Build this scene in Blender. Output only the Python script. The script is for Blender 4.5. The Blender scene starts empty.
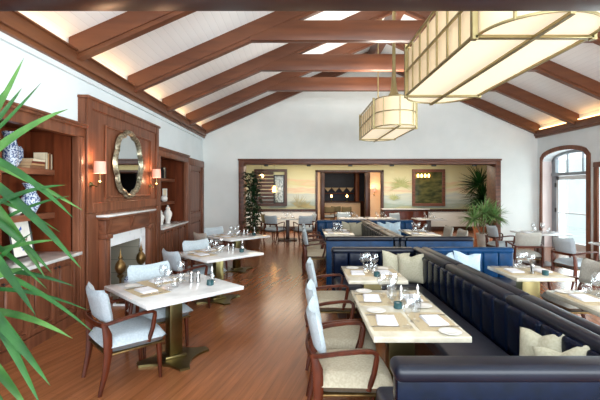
import bpy, bmesh, math, random
from mathutils import Vector, Matrix
S = bpy.context.scene
COL = S.collection
PI = math.pi
R = math.radians
random.seed(7)

# ------------------------------------------------------------------ camera, world, lights, exposure
cam_d = bpy.data.cameras.new('camera'); cam = bpy.data.objects.new('camera', cam_d); COL.objects.link(cam)
cam.location = (0, 0, 1.65); cam.rotation_euler = (PI/2, 0, 0)
cam_d.sensor_width = 36; cam_d.lens = 24; cam_d.shift_y = -11/600; cam_d.clip_start = 0.05
S.camera = cam
S.view_settings.view_transform = 'Standard'; S.view_settings.look = 'None'
S.view_settings.gamma = 1; S.view_settings.use_curve_mapping = False
S.view_settings.exposure = 0.82
S.cycles.use_denoising = True
S.cycles.max_bounces = 8; S.cycles.transparent_max_bounces = 24
S.cycles.sample_clamp_indirect = 6
S.cycles.caustics_reflective = False; S.cycles.caustics_refractive = False
W = bpy.data.worlds.new('world'); S.world = W; W.use_nodes = True
W.node_tree.nodes['Background'].inputs[0].default_value = (0.84, 0.93, 1.0, 1)
W.node_tree.nodes['Background'].inputs[1].default_value = 1.3

def area(name, loc, rot, sx, sy, power, color=(1, 1, 1)):
    d = bpy.data.lights.new(name, 'AREA'); d.shape = 'RECTANGLE'; d.size = sx; d.size_y = sy
    d.energy = power; d.color = color
    o = bpy.data.objects.new(name, d); o.location = loc; o.rotation_euler = rot; COL.objects.link(o)
    return o
def point(name, loc, power, color, r=0.05):
    d = bpy.data.lights.new(name, 'POINT'); d.energy = power; d.color = color; d.shadow_soft_size = r
    o = bpy.data.objects.new(name, d); o.location = loc; COL.objects.link(o)
    return o
# daylight entering the glass door, the window in view and two unseen added windows
for i, (y, h, p) in enumerate([(10.6, 2.2, 40), (8.3, 1.9, 45), (5.4, 2.2, 150), (2.4, 2.2, 190)]):
    area('daylight_fill', (7.75, y, 1.25), (0, R(90), 0), 2.1, h, p, (0.9, 0.96, 1.0))
# daylight fill added behind the camera, tilted up to brighten the ceiling
area('daylight_fill', (2.0, -2.2, 2.3), (R(112), 0, 0), 8.5, 3.4, 540, (0.88, 0.95, 1.0))
# downlights in the alcove and the bar room
area('alcove_downlight', (2.0, 14.2, 2.68), (0, 0, 0), 6.5, 1.6, 110, (1.0, 0.88, 0.70))
area('vestibule_downlight', (2.0, 16.6, 2.55), (0, 0, 0), 2.6, 0.4, 16, (1.0, 0.80, 0.6))
area('bar_downlight', (2.0, 19.6, 2.7), (0, 0, 0), 2.5, 1.2, 22, (1.0, 0.70, 0.4))

# ------------------------------------------------------------------ colours and materials
def lin(c):
    return tuple(((v/255)/12.92 if v/255 <= 0.04045 else ((v/255+0.055)/1.055)**2.4) for v in c) + (1,)
def base(name, rough=0.5, metal=0.0, color=None, spec=0.5):
    m = bpy.data.materials.new(name); m.use_nodes = True
    p = m.node_tree.nodes['Principled BSDF']
    p.inputs['Roughness'].default_value = rough; p.inputs['Metallic'].default_value = metal
    p.inputs['Specular IOR Level'].default_value = spec
    if color: p.inputs['Base Color'].default_value = lin(color)
    return m, m.node_tree, p
def coords(nt, scale=(1, 1, 1), rot=(0, 0, 0)):
    t = nt.nodes.new('ShaderNodeTexCoord'); mp = nt.nodes.new('ShaderNodeMapping')
    mp.inputs['Scale'].default_value = scale; mp.inputs['Rotation'].default_value = rot
    nt.links.new(t.outputs['Object'], mp.inputs['Vector'])
    return mp
def ramp(nt, fac, stops):
    r = nt.nodes.new('ShaderNodeValToRGB')
    e = r.color_ramp.elements
    e[0].position = stops[0][0]; e[0].color = lin(stops[0][1])
    e[1].position = stops[-1][0]; e[1].color = lin(stops[-1][1])
    for pos, c in stops[1:-1]:
        k = e.new(pos); k.color = lin(c)
    nt.links.new(fac, r.inputs['Fac'])
    return r
def noisy(name, c1, c2, scale=(4, 4, 4), rough=0.5, metal=0.0, nscale=1.0, bump=0.0, detail=4, spec=0.5, lo=0.35, hi=0.65):
    m, nt, p = base(name, rough, metal, spec=spec)
    mp = coords(nt, scale)
    n = nt.nodes.new('ShaderNodeTexNoise'); n.inputs['Scale'].default_value = nscale; n.inputs['Detail'].default_value = detail
    nt.links.new(mp.outputs[0], n.inputs['Vector'])
    r = ramp(nt, n.outputs['Fac'], [(lo, c1), (hi, c2)])
    nt.links.new(r.outputs[0], p.inputs['Base Color'])
    if bump:
        b = nt.nodes.new('ShaderNodeBump'); b.inputs['Strength'].default_value = bump; b.inputs['Distance'].default_value = 0.01
        nt.links.new(n.outputs['Fac'], b.inputs['Height']); nt.links.new(b.outputs[0], p.inputs['Normal'])
    return m
def emit(name, color, strength, basec=None):
    m, nt, p = base(name, 0.5, color=basec or color)
    p.inputs['Emission Color'].default_value = lin(color); p.inputs['Emission Strength'].default_value = strength
    return m
M = {}
M['wood_v'] = noisy('panel_wood_vertical', (94, 55, 37), (126, 78, 55), (9, 9, 0.9), 0.38, nscale=1.6, spec=0.25)
M['wood_h'] = noisy('panel_wood_horizontal', (94, 55, 37), (126, 78, 55), (9, 0.9, 9), 0.38, nscale=1.6, spec=0.25)
M['wood_x'] = noisy('trim_wood_crosswise', (80, 46, 32), (110, 66, 47), (0.9, 9, 9), 0.42, nscale=1.6)
M['rafter'] = noisy('rafter_wood', (88, 48, 26), (108, 62, 35), (0.8, 9, 6), 0.4, nscale=1.4)
M['cornice'] = noisy('cornice_wood', (98, 57, 34), (120, 74, 46), (9, 0.8, 6), 0.4, nscale=1.4)
M['header'] = noisy('header_dark_wood', (50, 30, 26), (66, 42, 36), (0.8, 9, 6), 0.3, nscale=1.2)
M['niche'] = noisy('bookcase_inner_wood', (84, 38, 18), (106, 50, 26), (9, 9, 0.9), 0.42, nscale=1.6, spec=0.2)
M['chair_wood'] = noisy('chair_mahogany', (60, 24, 11), (86, 37, 18), (9, 9, 3), 0.34, nscale=2, spec=0.3)
M['dark_wood'] = noisy('dark_walnut', (48, 26, 17), (70, 38, 24), (6, 6, 1), 0.4, nscale=2)
M['wall'] = noisy('painted_wall', (222, 230, 232), (228, 235, 237), (2, 2, 2), 0.75, spec=0.2)
M['wall_far'] = noisy('painted_gable_wall', (222, 226, 223), (228, 231, 228), (2, 2, 2), 0.75, spec=0.2)
M['cream'] = noisy('cream_wall_paint', (232, 206, 172), (238, 214, 180), (2, 2, 2), 0.7)
M['marble'] = noisy('white_marble', (192, 194, 194), (214, 215, 214), (2, 2, 2), 0.12, nscale=2.5, lo=0.3, hi=0.6)
M['marble_warm'] = noisy('cream_table_marble', (184, 176, 156), (208, 202, 184), (5, 3, 5), 0.12, nscale=1.8, detail=8)
M['marble_grey'] = noisy('veined_surround_marble', (206, 212, 218), (240, 242, 244), (3, 3, 3), 0.25, nscale=1.5, detail=8, lo=0.3, hi=0.42)
M['brass'] = noisy('aged_brass', (116, 104, 68), (136, 124, 86), (4, 4, 4), 0.33, 1.0)
M['brass_pale'] = noisy('pale_brass', (146, 134, 94), (166, 152, 110), (4, 4, 4), 0.38, 0.8)
M['antique'] = noisy('antique_gilt', (108, 84, 50), (136, 110, 70), (20, 20, 20), 0.35, 0.9)
M['silverleaf'] = noisy('silver_gilt', (104, 96, 78), (190, 182, 158), (25, 25, 25), 0.3, 0.8)
M['leather'] = noisy('navy_leather', (3, 11, 27), (6, 16, 37), (5, 5, 5), 0.24, bump=0.1, nscale=3, spec=0.14)
M['lit_blue_leather'] = noisy('lit_blue_leather', (8, 46, 80), (12, 56, 96), (4, 4, 4), 0.34, bump=0.1, nscale=3, spec=0.14)  # navy leather again, with the window light on it put into the colour
M['roll'] = noisy('navy_roll_leather', (10, 14, 26), (15, 20, 33), (3, 3, 3), 0.32, bump=0.04, nscale=2, spec=0.3)
M['seat_leather'] = noisy('seat_leather', (34, 37, 48), (44, 46, 56), (4, 4, 4), 0.35, bump=0.25, nscale=3)
M['grey_fabric'] = noisy('pale_grey_fabric', (164, 176, 184), (180, 191, 198), (60, 60, 60), 0.85)
M['pale_fabric'] = noisy('pale_blue_fabric', (164, 176, 183), (178, 190, 196), (60, 60, 60), 0.85)
M['warm_tan_fabric'] = noisy('warm_tan_fabric', (164, 154, 132), (180, 170, 148), (60, 60, 60), 0.85)  # warm reflected light on the seats put into the colour; pelmet shares it
M['taupe_fabric'] = noisy('taupe_fabric', (148, 146, 138), (166, 162, 152), (60, 60, 60), 0.85)
M['olive_fabric'] = noisy('olive_fabric', (126, 116, 84), (142, 132, 98), (60, 60, 60), 0.85)
M['cushion'] = noisy('cream_linen', (166, 162, 140), (182, 178, 156), (50, 50, 50), 0.9)
M['cushion_blue'] = noisy('pale_blue_linen', (164, 186, 200), (182, 200, 210), (50, 50, 50), 0.9)
M['napkin'] = noisy('white_linen', (208, 208, 212), (220, 220, 223), (30, 30, 30), 0.85)
M['placemat'] = noisy('woven_placemat', (168, 152, 122), (188, 172, 140), (160, 160, 60), 0.8, nscale=1)
M['china'] = noisy('white_china', (210, 208, 202), (220, 218, 213), (4, 4, 4), 0.12)
M['bluewhite'] = noisy('blue_and_white_glaze', (56, 78, 124), (196, 206, 218), (60, 60, 60), 0.12, nscale=1, lo=0.46, hi=0.53)
M['white_cer'] = noisy('white_ceramic', (224, 222, 216), (238, 236, 230), (4, 4, 4), 0.25)
M['steel'] = noisy('cutlery_steel', (170, 170, 168), (200, 200, 198), (4, 4, 4), 0.2, 1.0)
M['teal'] = noisy('teal_candle_glass', (34, 66, 70), (48, 82, 86), (8, 8, 8), 0.12)
M['black'] = noisy('black_paint', (18, 18, 20), (28, 28, 30), (4, 4, 4), 0.4)
M['doorgrey'] = noisy('grey_door_frame', (128, 136, 142), (144, 150, 156), (4, 4, 4), 0.4)
M['doorwhite'] = noisy('white_door_frame', (222, 228, 232), (232, 236, 238), (4, 4, 4), 0.4)
M['lit_pink_reveal'] = noisy('door_reveal_lit_pink', (222, 208, 204), (230, 216, 212), (2, 2, 2), 0.7)  # pink of the lit reveal is put into the wall colour
M['terra'] = noisy('terracotta', (182, 112, 78), (202, 132, 96), (6, 6, 6), 0.8)
M['greypot'] = noisy('pale_planter', (168, 162, 152), (186, 180, 170), (6, 6, 6), 0.7)
M['basket'] = noisy('wicker', (84, 52, 34), (116, 78, 52), (60, 60, 90), 0.8)
M['soil'] = noisy('soil', (40, 30, 22), (58, 44, 34), (30, 30, 30), 0.95)
M['bark'] = noisy('bark', (92, 76, 58), (128, 108, 84), (30, 30, 12), 0.9)
M['terrace'] = noisy('terrace_stone', (196, 196, 192), (214, 214, 210), (2, 2, 2), 0.8)
M['exterior'] = noisy('pale_stucco', (232, 236, 236), (240, 242, 242), (2, 2, 2), 0.8)
M['shade'] = emit('sconce_shade', (255, 160, 130), 0.35, (225, 160, 145))
M['bulb'] = emit('lamp_bulb', (255, 190, 110), 9.0)
M['cove'] = emit('cove_light_strip', (255, 196, 124), 4.5)
M['pendant_side'] = emit('alabaster_side', (255, 228, 186), 0.17, (228, 206, 168))
M['pendant_base'] = emit('alabaster_base', (255, 240, 208), 0.4, (236, 222, 196))
M['navy'] = noisy('navy_wall_paint', (22, 30, 48), (30, 40, 60), (2, 2, 2), 0.5)
M['screen_green'] = noisy('dark_green_picture', (44, 52, 36), (92, 90, 54), (1.5, 2, 4), 0.12, nscale=2)
for nm, c1, c2 in (('leaf', (15, 50, 18), (36, 80, 30)), ('leaf_dark', (14, 38, 22), (32, 66, 34)), ('leaf_pale', (36, 74, 28), (70, 106, 50)), ('leaf_bright', (84, 128, 68), (144, 176, 112))):
    M[nm] = noisy(nm + '_green', c1, c2, (5, 5, 5), 0.45, nscale=1.5, spec=0.22)
for nm, c in (('book_tan', (186, 140, 96)), ('book_red', (128, 58, 40)), ('book_cream', (222, 206, 176)), ('book_black', (30, 28, 30)), ('book_brown', (128, 84, 56)), ('paper', (234, 230, 220)), ('pages', (196, 164, 124)), ('butterfly', (52, 88, 168)), ('moth', (110, 84, 62)), ('cardgrey', (188, 186, 182))):
    M[nm] = noisy(nm, tuple(int(v*0.93) for v in c), c, (10, 10, 10), 0.7)

def glass_mat(name, tint=(0.97, 0.985, 0.985, 1), k=0.06):
    m = bpy.data.materials.new(name); m.use_nodes = True; nt = m.node_tree
    nt.nodes.remove(nt.nodes['Principled BSDF'])
    t = nt.nodes.new('ShaderNodeBsdfTransparent'); t.inputs[0].default_value = tint
    g = nt.nodes.new('ShaderNodeBsdfGlossy'); g.inputs['Roughness'].default_value = 0.03
    f = nt.nodes.new('ShaderNodeFresnel'); f.inputs[0].default_value = 1.5
    a = nt.nodes.new('ShaderNodeMath'); a.operation = 'ADD'; a.inputs[1].default_value = k; a.use_clamp = True
    x = nt.nodes.new('ShaderNodeMixShader')
    ge = nt.nodes.new('ShaderNodeNewGeometry'); iv = nt.nodes.new('ShaderNodeMath'); iv.operation = 'SUBTRACT'; iv.inputs[0].default_value = 1.0
    ml = nt.nodes.new('ShaderNodeMath'); ml.operation = 'MULTIPLY'
    nt.links.new(ge.outputs['Backfacing'], iv.inputs[1]); nt.links.new(iv.outputs[0], ml.inputs[0]); nt.links.new(f.outputs[0], ml.inputs[1])
    nt.links.new(ml.outputs[0], a.inputs[0]); nt.links.new(a.outputs[0], x.inputs[0])
    nt.links.new(t.outputs[0], x.inputs[1]); nt.links.new(g.outputs[0], x.inputs[2])
    nt.links.new(x.outputs[0], nt.nodes['Material Output'].inputs[0])
    return m
M['glass'] = glass_mat('clear_glass', (0.972, 0.98, 0.985, 1), 0.06)
M['pane'] = glass_mat('window_pane', (0.93, 0.97, 0.96, 1), 0.0)
mm, nt_, pp = base('mirror_silver', 0.02, 1.0, (214, 220, 222)); M['mirror'] = mm

def floor_mat():
    m, nt, p = base('oak_plank_floor', 0.21, spec=0.5)
    mp = coords(nt, (1, 1, 1), (0, 0, R(-75)))
    br = nt.nodes.new('ShaderNodeTexBrick'); br.offset = 0.37
    br.inputs['Scale'].default_value = 1; br.inputs['Brick Width'].default_value = 2.6; br.inputs['Row Height'].default_value = 0.10
    br.inputs['Mortar Size'].default_value = 0.0012; br.inputs['Bias'].default_value = 0.0
    br.inputs['Color1'].default_value = lin((146, 90, 55)); br.inputs['Color2'].default_value = lin((158, 99, 62)); br.inputs['Mortar'].default_value = lin((112, 68, 42))
    nt.links.new(mp.outputs[0], br.inputs['Vector'])
    mp2 = nt.nodes.new('ShaderNodeMapping'); mp2.inputs['Scale'].default_value = (1.2, 16, 1); nt.links.new(mp.outputs[0], mp2.inputs['Vector'])
    n = nt.nodes.new('ShaderNodeTexNoise'); n.inputs['Scale'].default_value = 1.5; n.inputs['Detail'].default_value = 6
    nt.links.new(mp2.outputs[0], n.inputs['Vector'])
    r = ramp(nt, n.outputs['Fac'], [(0.3, (150, 150, 150)), (0.7, (255, 255, 255))])
    mx = nt.nodes.new('ShaderNodeMix'); mx.data_type = 'RGBA'; mx.blend_type = 'MULTIPLY'; mx.inputs[0].default_value = 0.5
    nt.links.new(br.outputs['Color'], mx.inputs[6]); nt.links.new(r.outputs[0], mx.inputs[7])
    nt.links.new(mx.outputs[2], p.inputs['Base Color'])
    return m
M['floor'] = floor_mat()
def ceiling_mat():
    m, nt, p = base('white_ceiling_boards', 0.6, spec=0.3)
    mp = coords(nt, (1, 1, 1))
    w = nt.nodes.new('ShaderNodeTexWave'); w.wave_type = 'BANDS'; w.bands_direction = 'X'; w.wave_profile = 'SAW'
    w.inputs['Scale'].default_value = 1.0/ (0.17*PI*2) * PI
    nt.links.new(mp.outputs[0], w.inputs['Vector'])
    r = ramp(nt, w.outputs['Fac'], [(0.0, (206, 210, 212)), (0.05, (236, 240, 241)), (1.0, (240, 243, 244))])
    nt.links.new(r.outputs[0], p.inputs['Base Color'])
    return m
M['ceiling'] = ceiling_mat()
def mural_mat():
    m, nt, p = base('painted_mural', 0.7, spec=0.2)
    t = nt.nodes.new('ShaderNodeTexCoord'); sx = nt.nodes.new('ShaderNodeSeparateXYZ'); nt.links.new(t.outputs['Object'], sx.inputs[0])
    mp = coords(nt, (0.9, 1, 5.0)); n = nt.nodes.new('ShaderNodeTexNoise'); n.inputs['Scale'].default_value = 1.3; n.inputs['Detail'].default_value = 6
    nt.links.new(mp.outputs[0], n.inputs['Vector'])
    a = nt.nodes.new('ShaderNodeMath'); a.operation = 'MULTIPLY_ADD'; a.inputs[1].default_value = 0.5   # z/2 + noise
    nt.links.new(sx.outputs['Z'], a.inputs[0])
    b = nt.nodes.new('ShaderNodeMath'); b.operation = 'MULTIPLY_ADD'; b.inputs[1].default_value = 0.30; b.inputs[2].default_value = -0.55
    nt.links.new(n.outputs['Fac'], b.inputs[0]); nt.links.new(b.outputs[0], a.inputs[2])
    r = ramp(nt, a.outputs[0], [(0.03, (172, 172, 140)), (0.10, (146, 160, 150)), (0.17, (170, 184, 182)), (0.25, (192, 198, 186)), (0.31, (178, 188, 186)), (0.36, (206, 204, 176)), (0.42, (206, 180, 156)), (0.45, (204, 202, 174)), (0.52, (196, 192, 150)), (0.56, (206, 180, 150)), (0.60, (202, 200, 164)), (0.9, (206, 200, 156))])
    nt.links.new(r.outputs[0], p.inputs['Base Color'])
    return m
M['mural'] = mural_mat()
def brick_mat():
    m, nt, p = base('pale_firebrick', 0.8)
    mp = coords(nt, (1, 1, 1), (0, R(90), 0))
    br = nt.nodes.new('ShaderNodeTexBrick'); br.inputs['Scale'].default_value = 1; br.inputs['Brick Width'].default_value = 0.22; br.inputs['Row Height'].default_value = 0.11
    br.inputs['Mortar Size'].default_value = 0.004
    br.inputs['Color1'].default_value = lin((138, 134, 120)); br.inputs['Color2'].default_value = lin((156, 150, 134)); br.inputs['Mortar'].default_value = lin((104, 100, 90))
    nt.links.new(mp.outputs[0], br.inputs['Vector']); nt.links.new(br.outputs['Color'], p.inputs['Base Color'])
    return m
M['brick'] = brick_mat()

# ------------------------------------------------------------------ mesh helpers
class MB:
    def __init__(s): s.v = []; s.f = []; s.mods = []
    def add(s, verts, faces):
        o = len(s.v); s.v += [tuple(v) for v in verts]; s.f += [tuple(i+o for i in f) for f in faces]; return s
    def addbm(s, bm):
        bm.verts.ensure_lookup_table(); bm.verts.index_update()
        s.add([v.co[:] for v in bm.verts], [[v.index for v in f.verts] for f in bm.faces]); bm.free(); return s
    def box(s, a, b, bev=0.0, seg=2, mat=None):
        lo = [min(a[i], b[i]) for i in range(3)]; hi = [max(a[i], b[i]) for i in range(3)]
        bm = bmesh.new(); bmesh.ops.create_cube(bm, size=1)
        for v in bm.verts: v.co = Vector([(lo[i]+hi[i])/2 + v.co[i]*(hi[i]-lo[i]) for i in range(3)])
        if bev: bmesh.ops.bevel(bm, geom=bm.edges[:], offset=min(bev, 0.49*min(hi[i]-lo[i] for i in range(3))), segments=seg, profile=0.5, affect='EDGES', clamp_overlap=True)
        if mat is not None: bmesh.ops.transform(bm, matrix=mat, verts=bm.verts[:])
        return s.addbm(bm)
    def prism(s, poly, frm, to):    # poly: list of 3D points; extruded by vector (to - frm)
        d = Vector(to) - Vector(frm); n = len(poly)
        vs = [Vector(p) for p in poly] + [Vector(p) + d for p in poly]
        fs = [tuple(range(n))[::-1], tuple(range(n, 2*n))] + [(i, (i+1) % n, n+(i+1) % n, n+i) for i in range(n)]
        return s.add(vs, fs)
    def lathe(s, prof, c=(0, 0, 0), n=16, axis='Z'):
        vs = []; fs = []
        for r, z in prof:
            for k in range(n):
                a = 2*PI*k/n
                p = (r*math.cos(a), r*math.sin(a), z)
                if axis == 'X': p = (z, p[0], p[1])
                if axis == 'Y': p = (p[0], z, p[1])
                vs.append((c[0]+p[0], c[1]+p[1], c[2]+p[2]))
        for i in range(len(prof)-1):
            for k in range(n):
                fs.append((i*n+k, i*n+(k+1) % n, (i+1)*n+(k+1) % n, (i+1)*n+k))
        if prof[0][0] > 1e-4: fs.append(tuple(range(n))[::-1])
        if prof[-1][0] > 1e-4: fs.append(tuple((len(prof)-1)*n+k for k in range(n)))
        return s.add(vs, fs)
    def shell(s, prof, c=(0, 0, 0), n=16):   # open lathe, no caps
        vs = []; fs = []
        for r, z in prof:
            for k in range(n):
                a = 2*PI*k/n; vs.append((c[0]+r*math.cos(a), c[1]+r*math.sin(a), c[2]+z))
        for i in range(len(prof)-1):
            for k in range(n): fs.append((i*n+k, i*n+(k+1) % n, (i+1)*n+(k+1) % n, (i+1)*n+k))
        return s.add(vs, fs)
    def sweep(s, pts, sizes, side=None, n=8, square=0.55):
        # superelliptic section, width along 'side', height along the other normal
        pts = [Vector(p) for p in pts]; vs = []; fs = []
        for i, p in enumerate(pts):
            t = (pts[min(i+1, len(pts)-1)] - pts[max(i-1, 0)]).normalized()
            sd = Vector(side) if side else (Vector((0, 0, 1)) if abs(t.z) < 0.9 else Vector((1, 0, 0)))
            u = (sd - t*sd.dot(t)).normalized(); w = t.cross(u)
            a, b = sizes[i] if isinstance(sizes, list) else sizes
            for k in range(n):
                th = 2*PI*(k+0.5)/n; c_, s_ = math.cos(th), math.sin(th)
                cc = math.copysign(abs(c_)**square, c_); ss = math.copysign(abs(s_)**square, s_)
                vs.append(p + u*cc*a/2 + w*ss*b/2)
        for i in range(len(pts)-1):
            for k in range(n): fs.append((i*n+k, i*n+(k+1) % n, (i+1)*n+(k+1) % n, (i+1)*n+k))
        fs.append(tuple(range(n))[::-1]); fs.append(tuple((len(pts)-1)*n+k for k in range(n)))
        return s.add(vs, fs)
    def surf(s, fn, nu, nv, closed=True, thick=None):
        # fn(u,v)->point, u,v in 0..1 ; thick: fn2 gives the back side
        vs = []; fs = []
        for j in range(nv+1):
            for i in range(nu+1): vs.append(fn(i/nu, j/nv))
        q = nu+1
        for j in range(nv):
            for i in range(nu): fs.append((j*q+i, j*q+i+1, (j+1)*q+i+1, (j+1)*q+i))
        if thick:
            o = len(vs)
            for j in range(nv+1):
                for i in range(nu+1): vs.append(thick(i/nu, j/nv))
            for j in range(nv):
                for i in range(nu): fs.append((o+j*q+i, o+(j+1)*q+i, o+(j+1)*q+i+1, o+j*q+i+1))
            rim = [i for i in range(nu+1)] + [j*q+nu for j in range(1, nv+1)] + [nv*q+i for i in range(nu-1, -1, -1)] + [j*q for j in range(nv-1, 0, -1)]
            for a in range(len(rim)):
                b = rim[(a+1) % len(rim)]; fs.append((rim[a], o+rim[a], o+b, b))
        return s.add(vs, fs)
    def xf(s, mat): s.v = [tuple(mat @ Vector(v)) for v in s.v]; return s
    def build(s, name, mat, parent=None, smooth=38, loc=None, subsurf=0):
        me = bpy.data.meshes.new(name); me.from_pydata(s.v, [], s.f)
        bm = bmesh.new(); bm.from_mesh(me); bmesh.ops.recalc_face_normals(bm, faces=bm.faces[:]); bm.to_mesh(me); bm.free()
        me.materials.append(M[mat] if isinstance(mat, str) else mat)
        if smooth:
            for p in me.polygons: p.use_smooth = True
            me.set_sharp_from_angle(angle=R(smooth))
        o = bpy.data.objects.new(name, me); COL.objects.link(o)
        if parent: o.parent = parent
        if loc is not None: o.location = loc
        if subsurf:
            md = o.modifiers.new('Subdivision', 'SUBSURF'); md.levels = subsurf; md.render_levels = subsurf
        return o
def B(a, b, bev=0.0, seg=2): return MB().box(a, b, bev, seg)
def tag(o, label=None, cat=None, group=None, kind=None):
    if label: o['label'] = label
    if cat: o['category'] = cat
    if group: o['group'] = group
    if kind: o['kind'] = kind
    return o
def empty(name, loc, rz=0, label=None, cat=None, group=None):
    o = bpy.data.objects.new(name, None); COL.objects.link(o); o.location = loc; o.rotation_euler = (0, 0, rz)
    o.empty_display_size = 0.1
    return tag(o, label, cat, group)
def struct(name, mb, mat, **k):
    return tag(mb.build(name, mat, **k), kind='structure')
def copy_tree(o, parent=None):
    c = o.copy(); COL.objects.link(c)
    if parent: c.parent = parent
    for ch in [x for x in o.children]: copy_tree(ch, c)
    return c
_protos = {}
def place(kind, maker, loc, rz, label, group=None, swap=None):
    if kind not in _protos:
        o = maker(); _protos[kind] = o
    else:
        o = copy_tree(_protos[kind])
    o.location = loc; o.rotation_euler = (0, 0, rz)
    o['label'] = label
    if group: o['group'] = group
    elif 'group' in o: del o['group']
    return o
def at(x, y, Y): return Vector(((x-300)/400*Y, Y, 1.65+(189-y)/400*Y))

# ------------------------------------------------------------------ the setting
YF = 11.7; XL = -2.85; XR = 6.95; XRIDGE = 2.05
EAVE = 3.50; SL = 0.44
def roof(x): return EAVE + SL*((x-XL) if x < XRIDGE else (XR-x))
struct('floor', MB().box((-3.7, -1.0, -0.1), (7.9, 23, 0)), 'floor', smooth=0)
ce = MB()
ce.prism([(XL-0.8, -1, roof(XL)-0.8*SL), (XRIDGE, -1, roof(XRIDGE)), (XRIDGE, -1, roof(XRIDGE)+0.12), (XL-0.8, -1, roof(XL)-0.8*SL+0.12)], (0, -1, 0), (0, YF+0.2, 0))
ce.prism([(XRIDGE, -1, roof(XRIDGE)), (XR+0.5, -1, roof(XR)-0.5*SL), (XR+0.5, -1, roof(XR)-0.5*SL+0.12), (XRIDGE, -1, roof(XRIDGE)+0.12)], (0, -1, 0), (0, YF+0.2, 0))
struct('ceiling', ce, 'ceiling', smooth=0)
# left wall: high band, solid parts, firebox recess, skin behind the bookcases
wl = MB()
wl.box((-3.55, -1, 2.47), (XL, YF, 3.62))
wl.box((-3.55, -1, 0), (-3.45, 5.12, 2.47)); wl.box((-3.55, -1, 0), (XL, 1.0, 2.47))
wl.box((-3.55, 5.12, 0), (XL, 5.75, 2.47)); wl.box((-3.55, 6.86, 0), (XL, 7.75, 2.47)); wl.box((-3.55, 5.75, 0.83), (XL, 6.86, 2.47))
wl.box((-3.55, 7.75, 0), (-3.45, 9.87, 2.47)); wl.box((-3.55, 9.87, 0), (XL, YF, 2.47))
struct('wall_left', wl, 'wall', smooth=0)
# far gable wall with the wide opening
wb = MB()
OX0, OX1, OZ = -1.79, 5.86, 2.51
wb.box((-3.0, YF, 0), (OX0+0.05, YF+0.5, OZ-0.05)); wb.box((OX1-0.05, YF, 0), (7.85, YF+0.5, OZ-0.05))
wb.prism([(-3.0, YF, OZ-0.05), (7.1, YF, OZ-0.05), (7.1, YF, roof(XR)+0.0), (XRIDGE, YF, roof(XRIDGE)+0.05), (-3.0, YF, roof(XL))], (0, 0, 0), (0, 0.5, 0))
struct('wall_back', wb, 'wall_far', smooth=0)
tr = MB()
tr.box((OX0, YF-0.04, 0), (OX0+0.15, YF+0.54, OZ), 0.01); tr.box((OX1-0.15, YF-0.04, 0), (OX1, YF+0.54, OZ), 0.01)
tr.box((OX0+0.15, YF-0.036, OZ-0.13), (OX1-0.15, YF+0.536, OZ), 0.004); tr.box((OX0-0.02, YF-0.06, OZ-0.03), (OX1+0.02, YF, OZ+0.02), 0.008)
struct('trim_1', tr, 'wood_x')
# right wall with arched door and windows
DY0, DY1 = 9.67, 11.46
def arch(y, z0=2.46, rise=0.22):
    t = (y-(DY0+DY1)/2)/((DY1-DY0)/2); t = max(-1, min(1, t)); return z0 + rise*math.sqrt(max(0, 1-t*t))
wr = MB()
WINS = [(7.35, 9.30), (4.3, 6.5), (1.3, 3.5)]  # last two are out of view, added to let light in
def wseg(y0, y1, z0, z1): wr.box((XR, y0, z0), (XR+0.35, y1, z1))
wseg(DY1, YF, 0, 3.62); wseg(9.30, DY0, 0, 3.62)
n = 18
for i in range(n):
    a = DY0+(DY1-DY0)*i/n; b = DY0+(DY1-DY0)*(i+1)/n
    wr.prism([(XR, a, arch(a)), (XR, b, arch(b)), (XR, b, 3.62), (XR, a, 3.62)], (0, 0, 0), (0.35, 0, 0))
wseg(7.35, 9.30, 2.16, 3.62); wseg(6.5, 7.35, 0, 3.62); wseg(4.3, 6.5, 2.16, 3.62); wseg(3.5, 4.3, 0, 3.62); wseg(1.3, 3.5, 2.16, 3.62); wseg(-1, 1.3, 0, 3.62)
for a, b in WINS: wseg(a, b, 0, 0.12)
struct('wall_right', wr, 'wall', smooth=0)
# arched casing
ca = MB()
pts = [(DY0, 0)] + [(DY0, arch(DY0))] + [(DY0+(DY1-DY0)*i/20, arch(DY0+(DY1-DY0)*i/20)) for i in range(1, 20)] + [(DY1, arch(DY1)), (DY1, 0)]
cy, cz = (DY0+DY1)/2, 2.2
for i in range(len(pts)-1):
    (a, za), (b, zb) = pts[i], pts[i+1]
    def out(p, z):
        if z <= 2.46: return (p + (-0.11 if p < cy else 0.11), z if z < 1 else 2.50)
        k = 0.11; dx, dz = (p-cy)*0.5, (z-1.9); l = math.hypot(dx, dz); return (p+dx/l*k, z+dz/l*k)
    A, Bq = out(a, za), out(b, zb)
    ca.prism([(XR-0.04, a, za), (XR-0.04, b, zb), (XR-0.04, Bq[0], Bq[1]), (XR-0.04, A[0], A[1])], (0, 0, 0), (0.06, 0, 0))
struct('trim_2', ca, 'wood_v')
struct('trim_3', MB().box((XR, DY1-0.004, 0), (XR+0.30, DY1+0.02, 2.44)).box((XR, DY0-0.02, 0), (XR+0.3, DY0+0.004, 2.44)), 'lit_pink_reveal', smooth=0)
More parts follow.
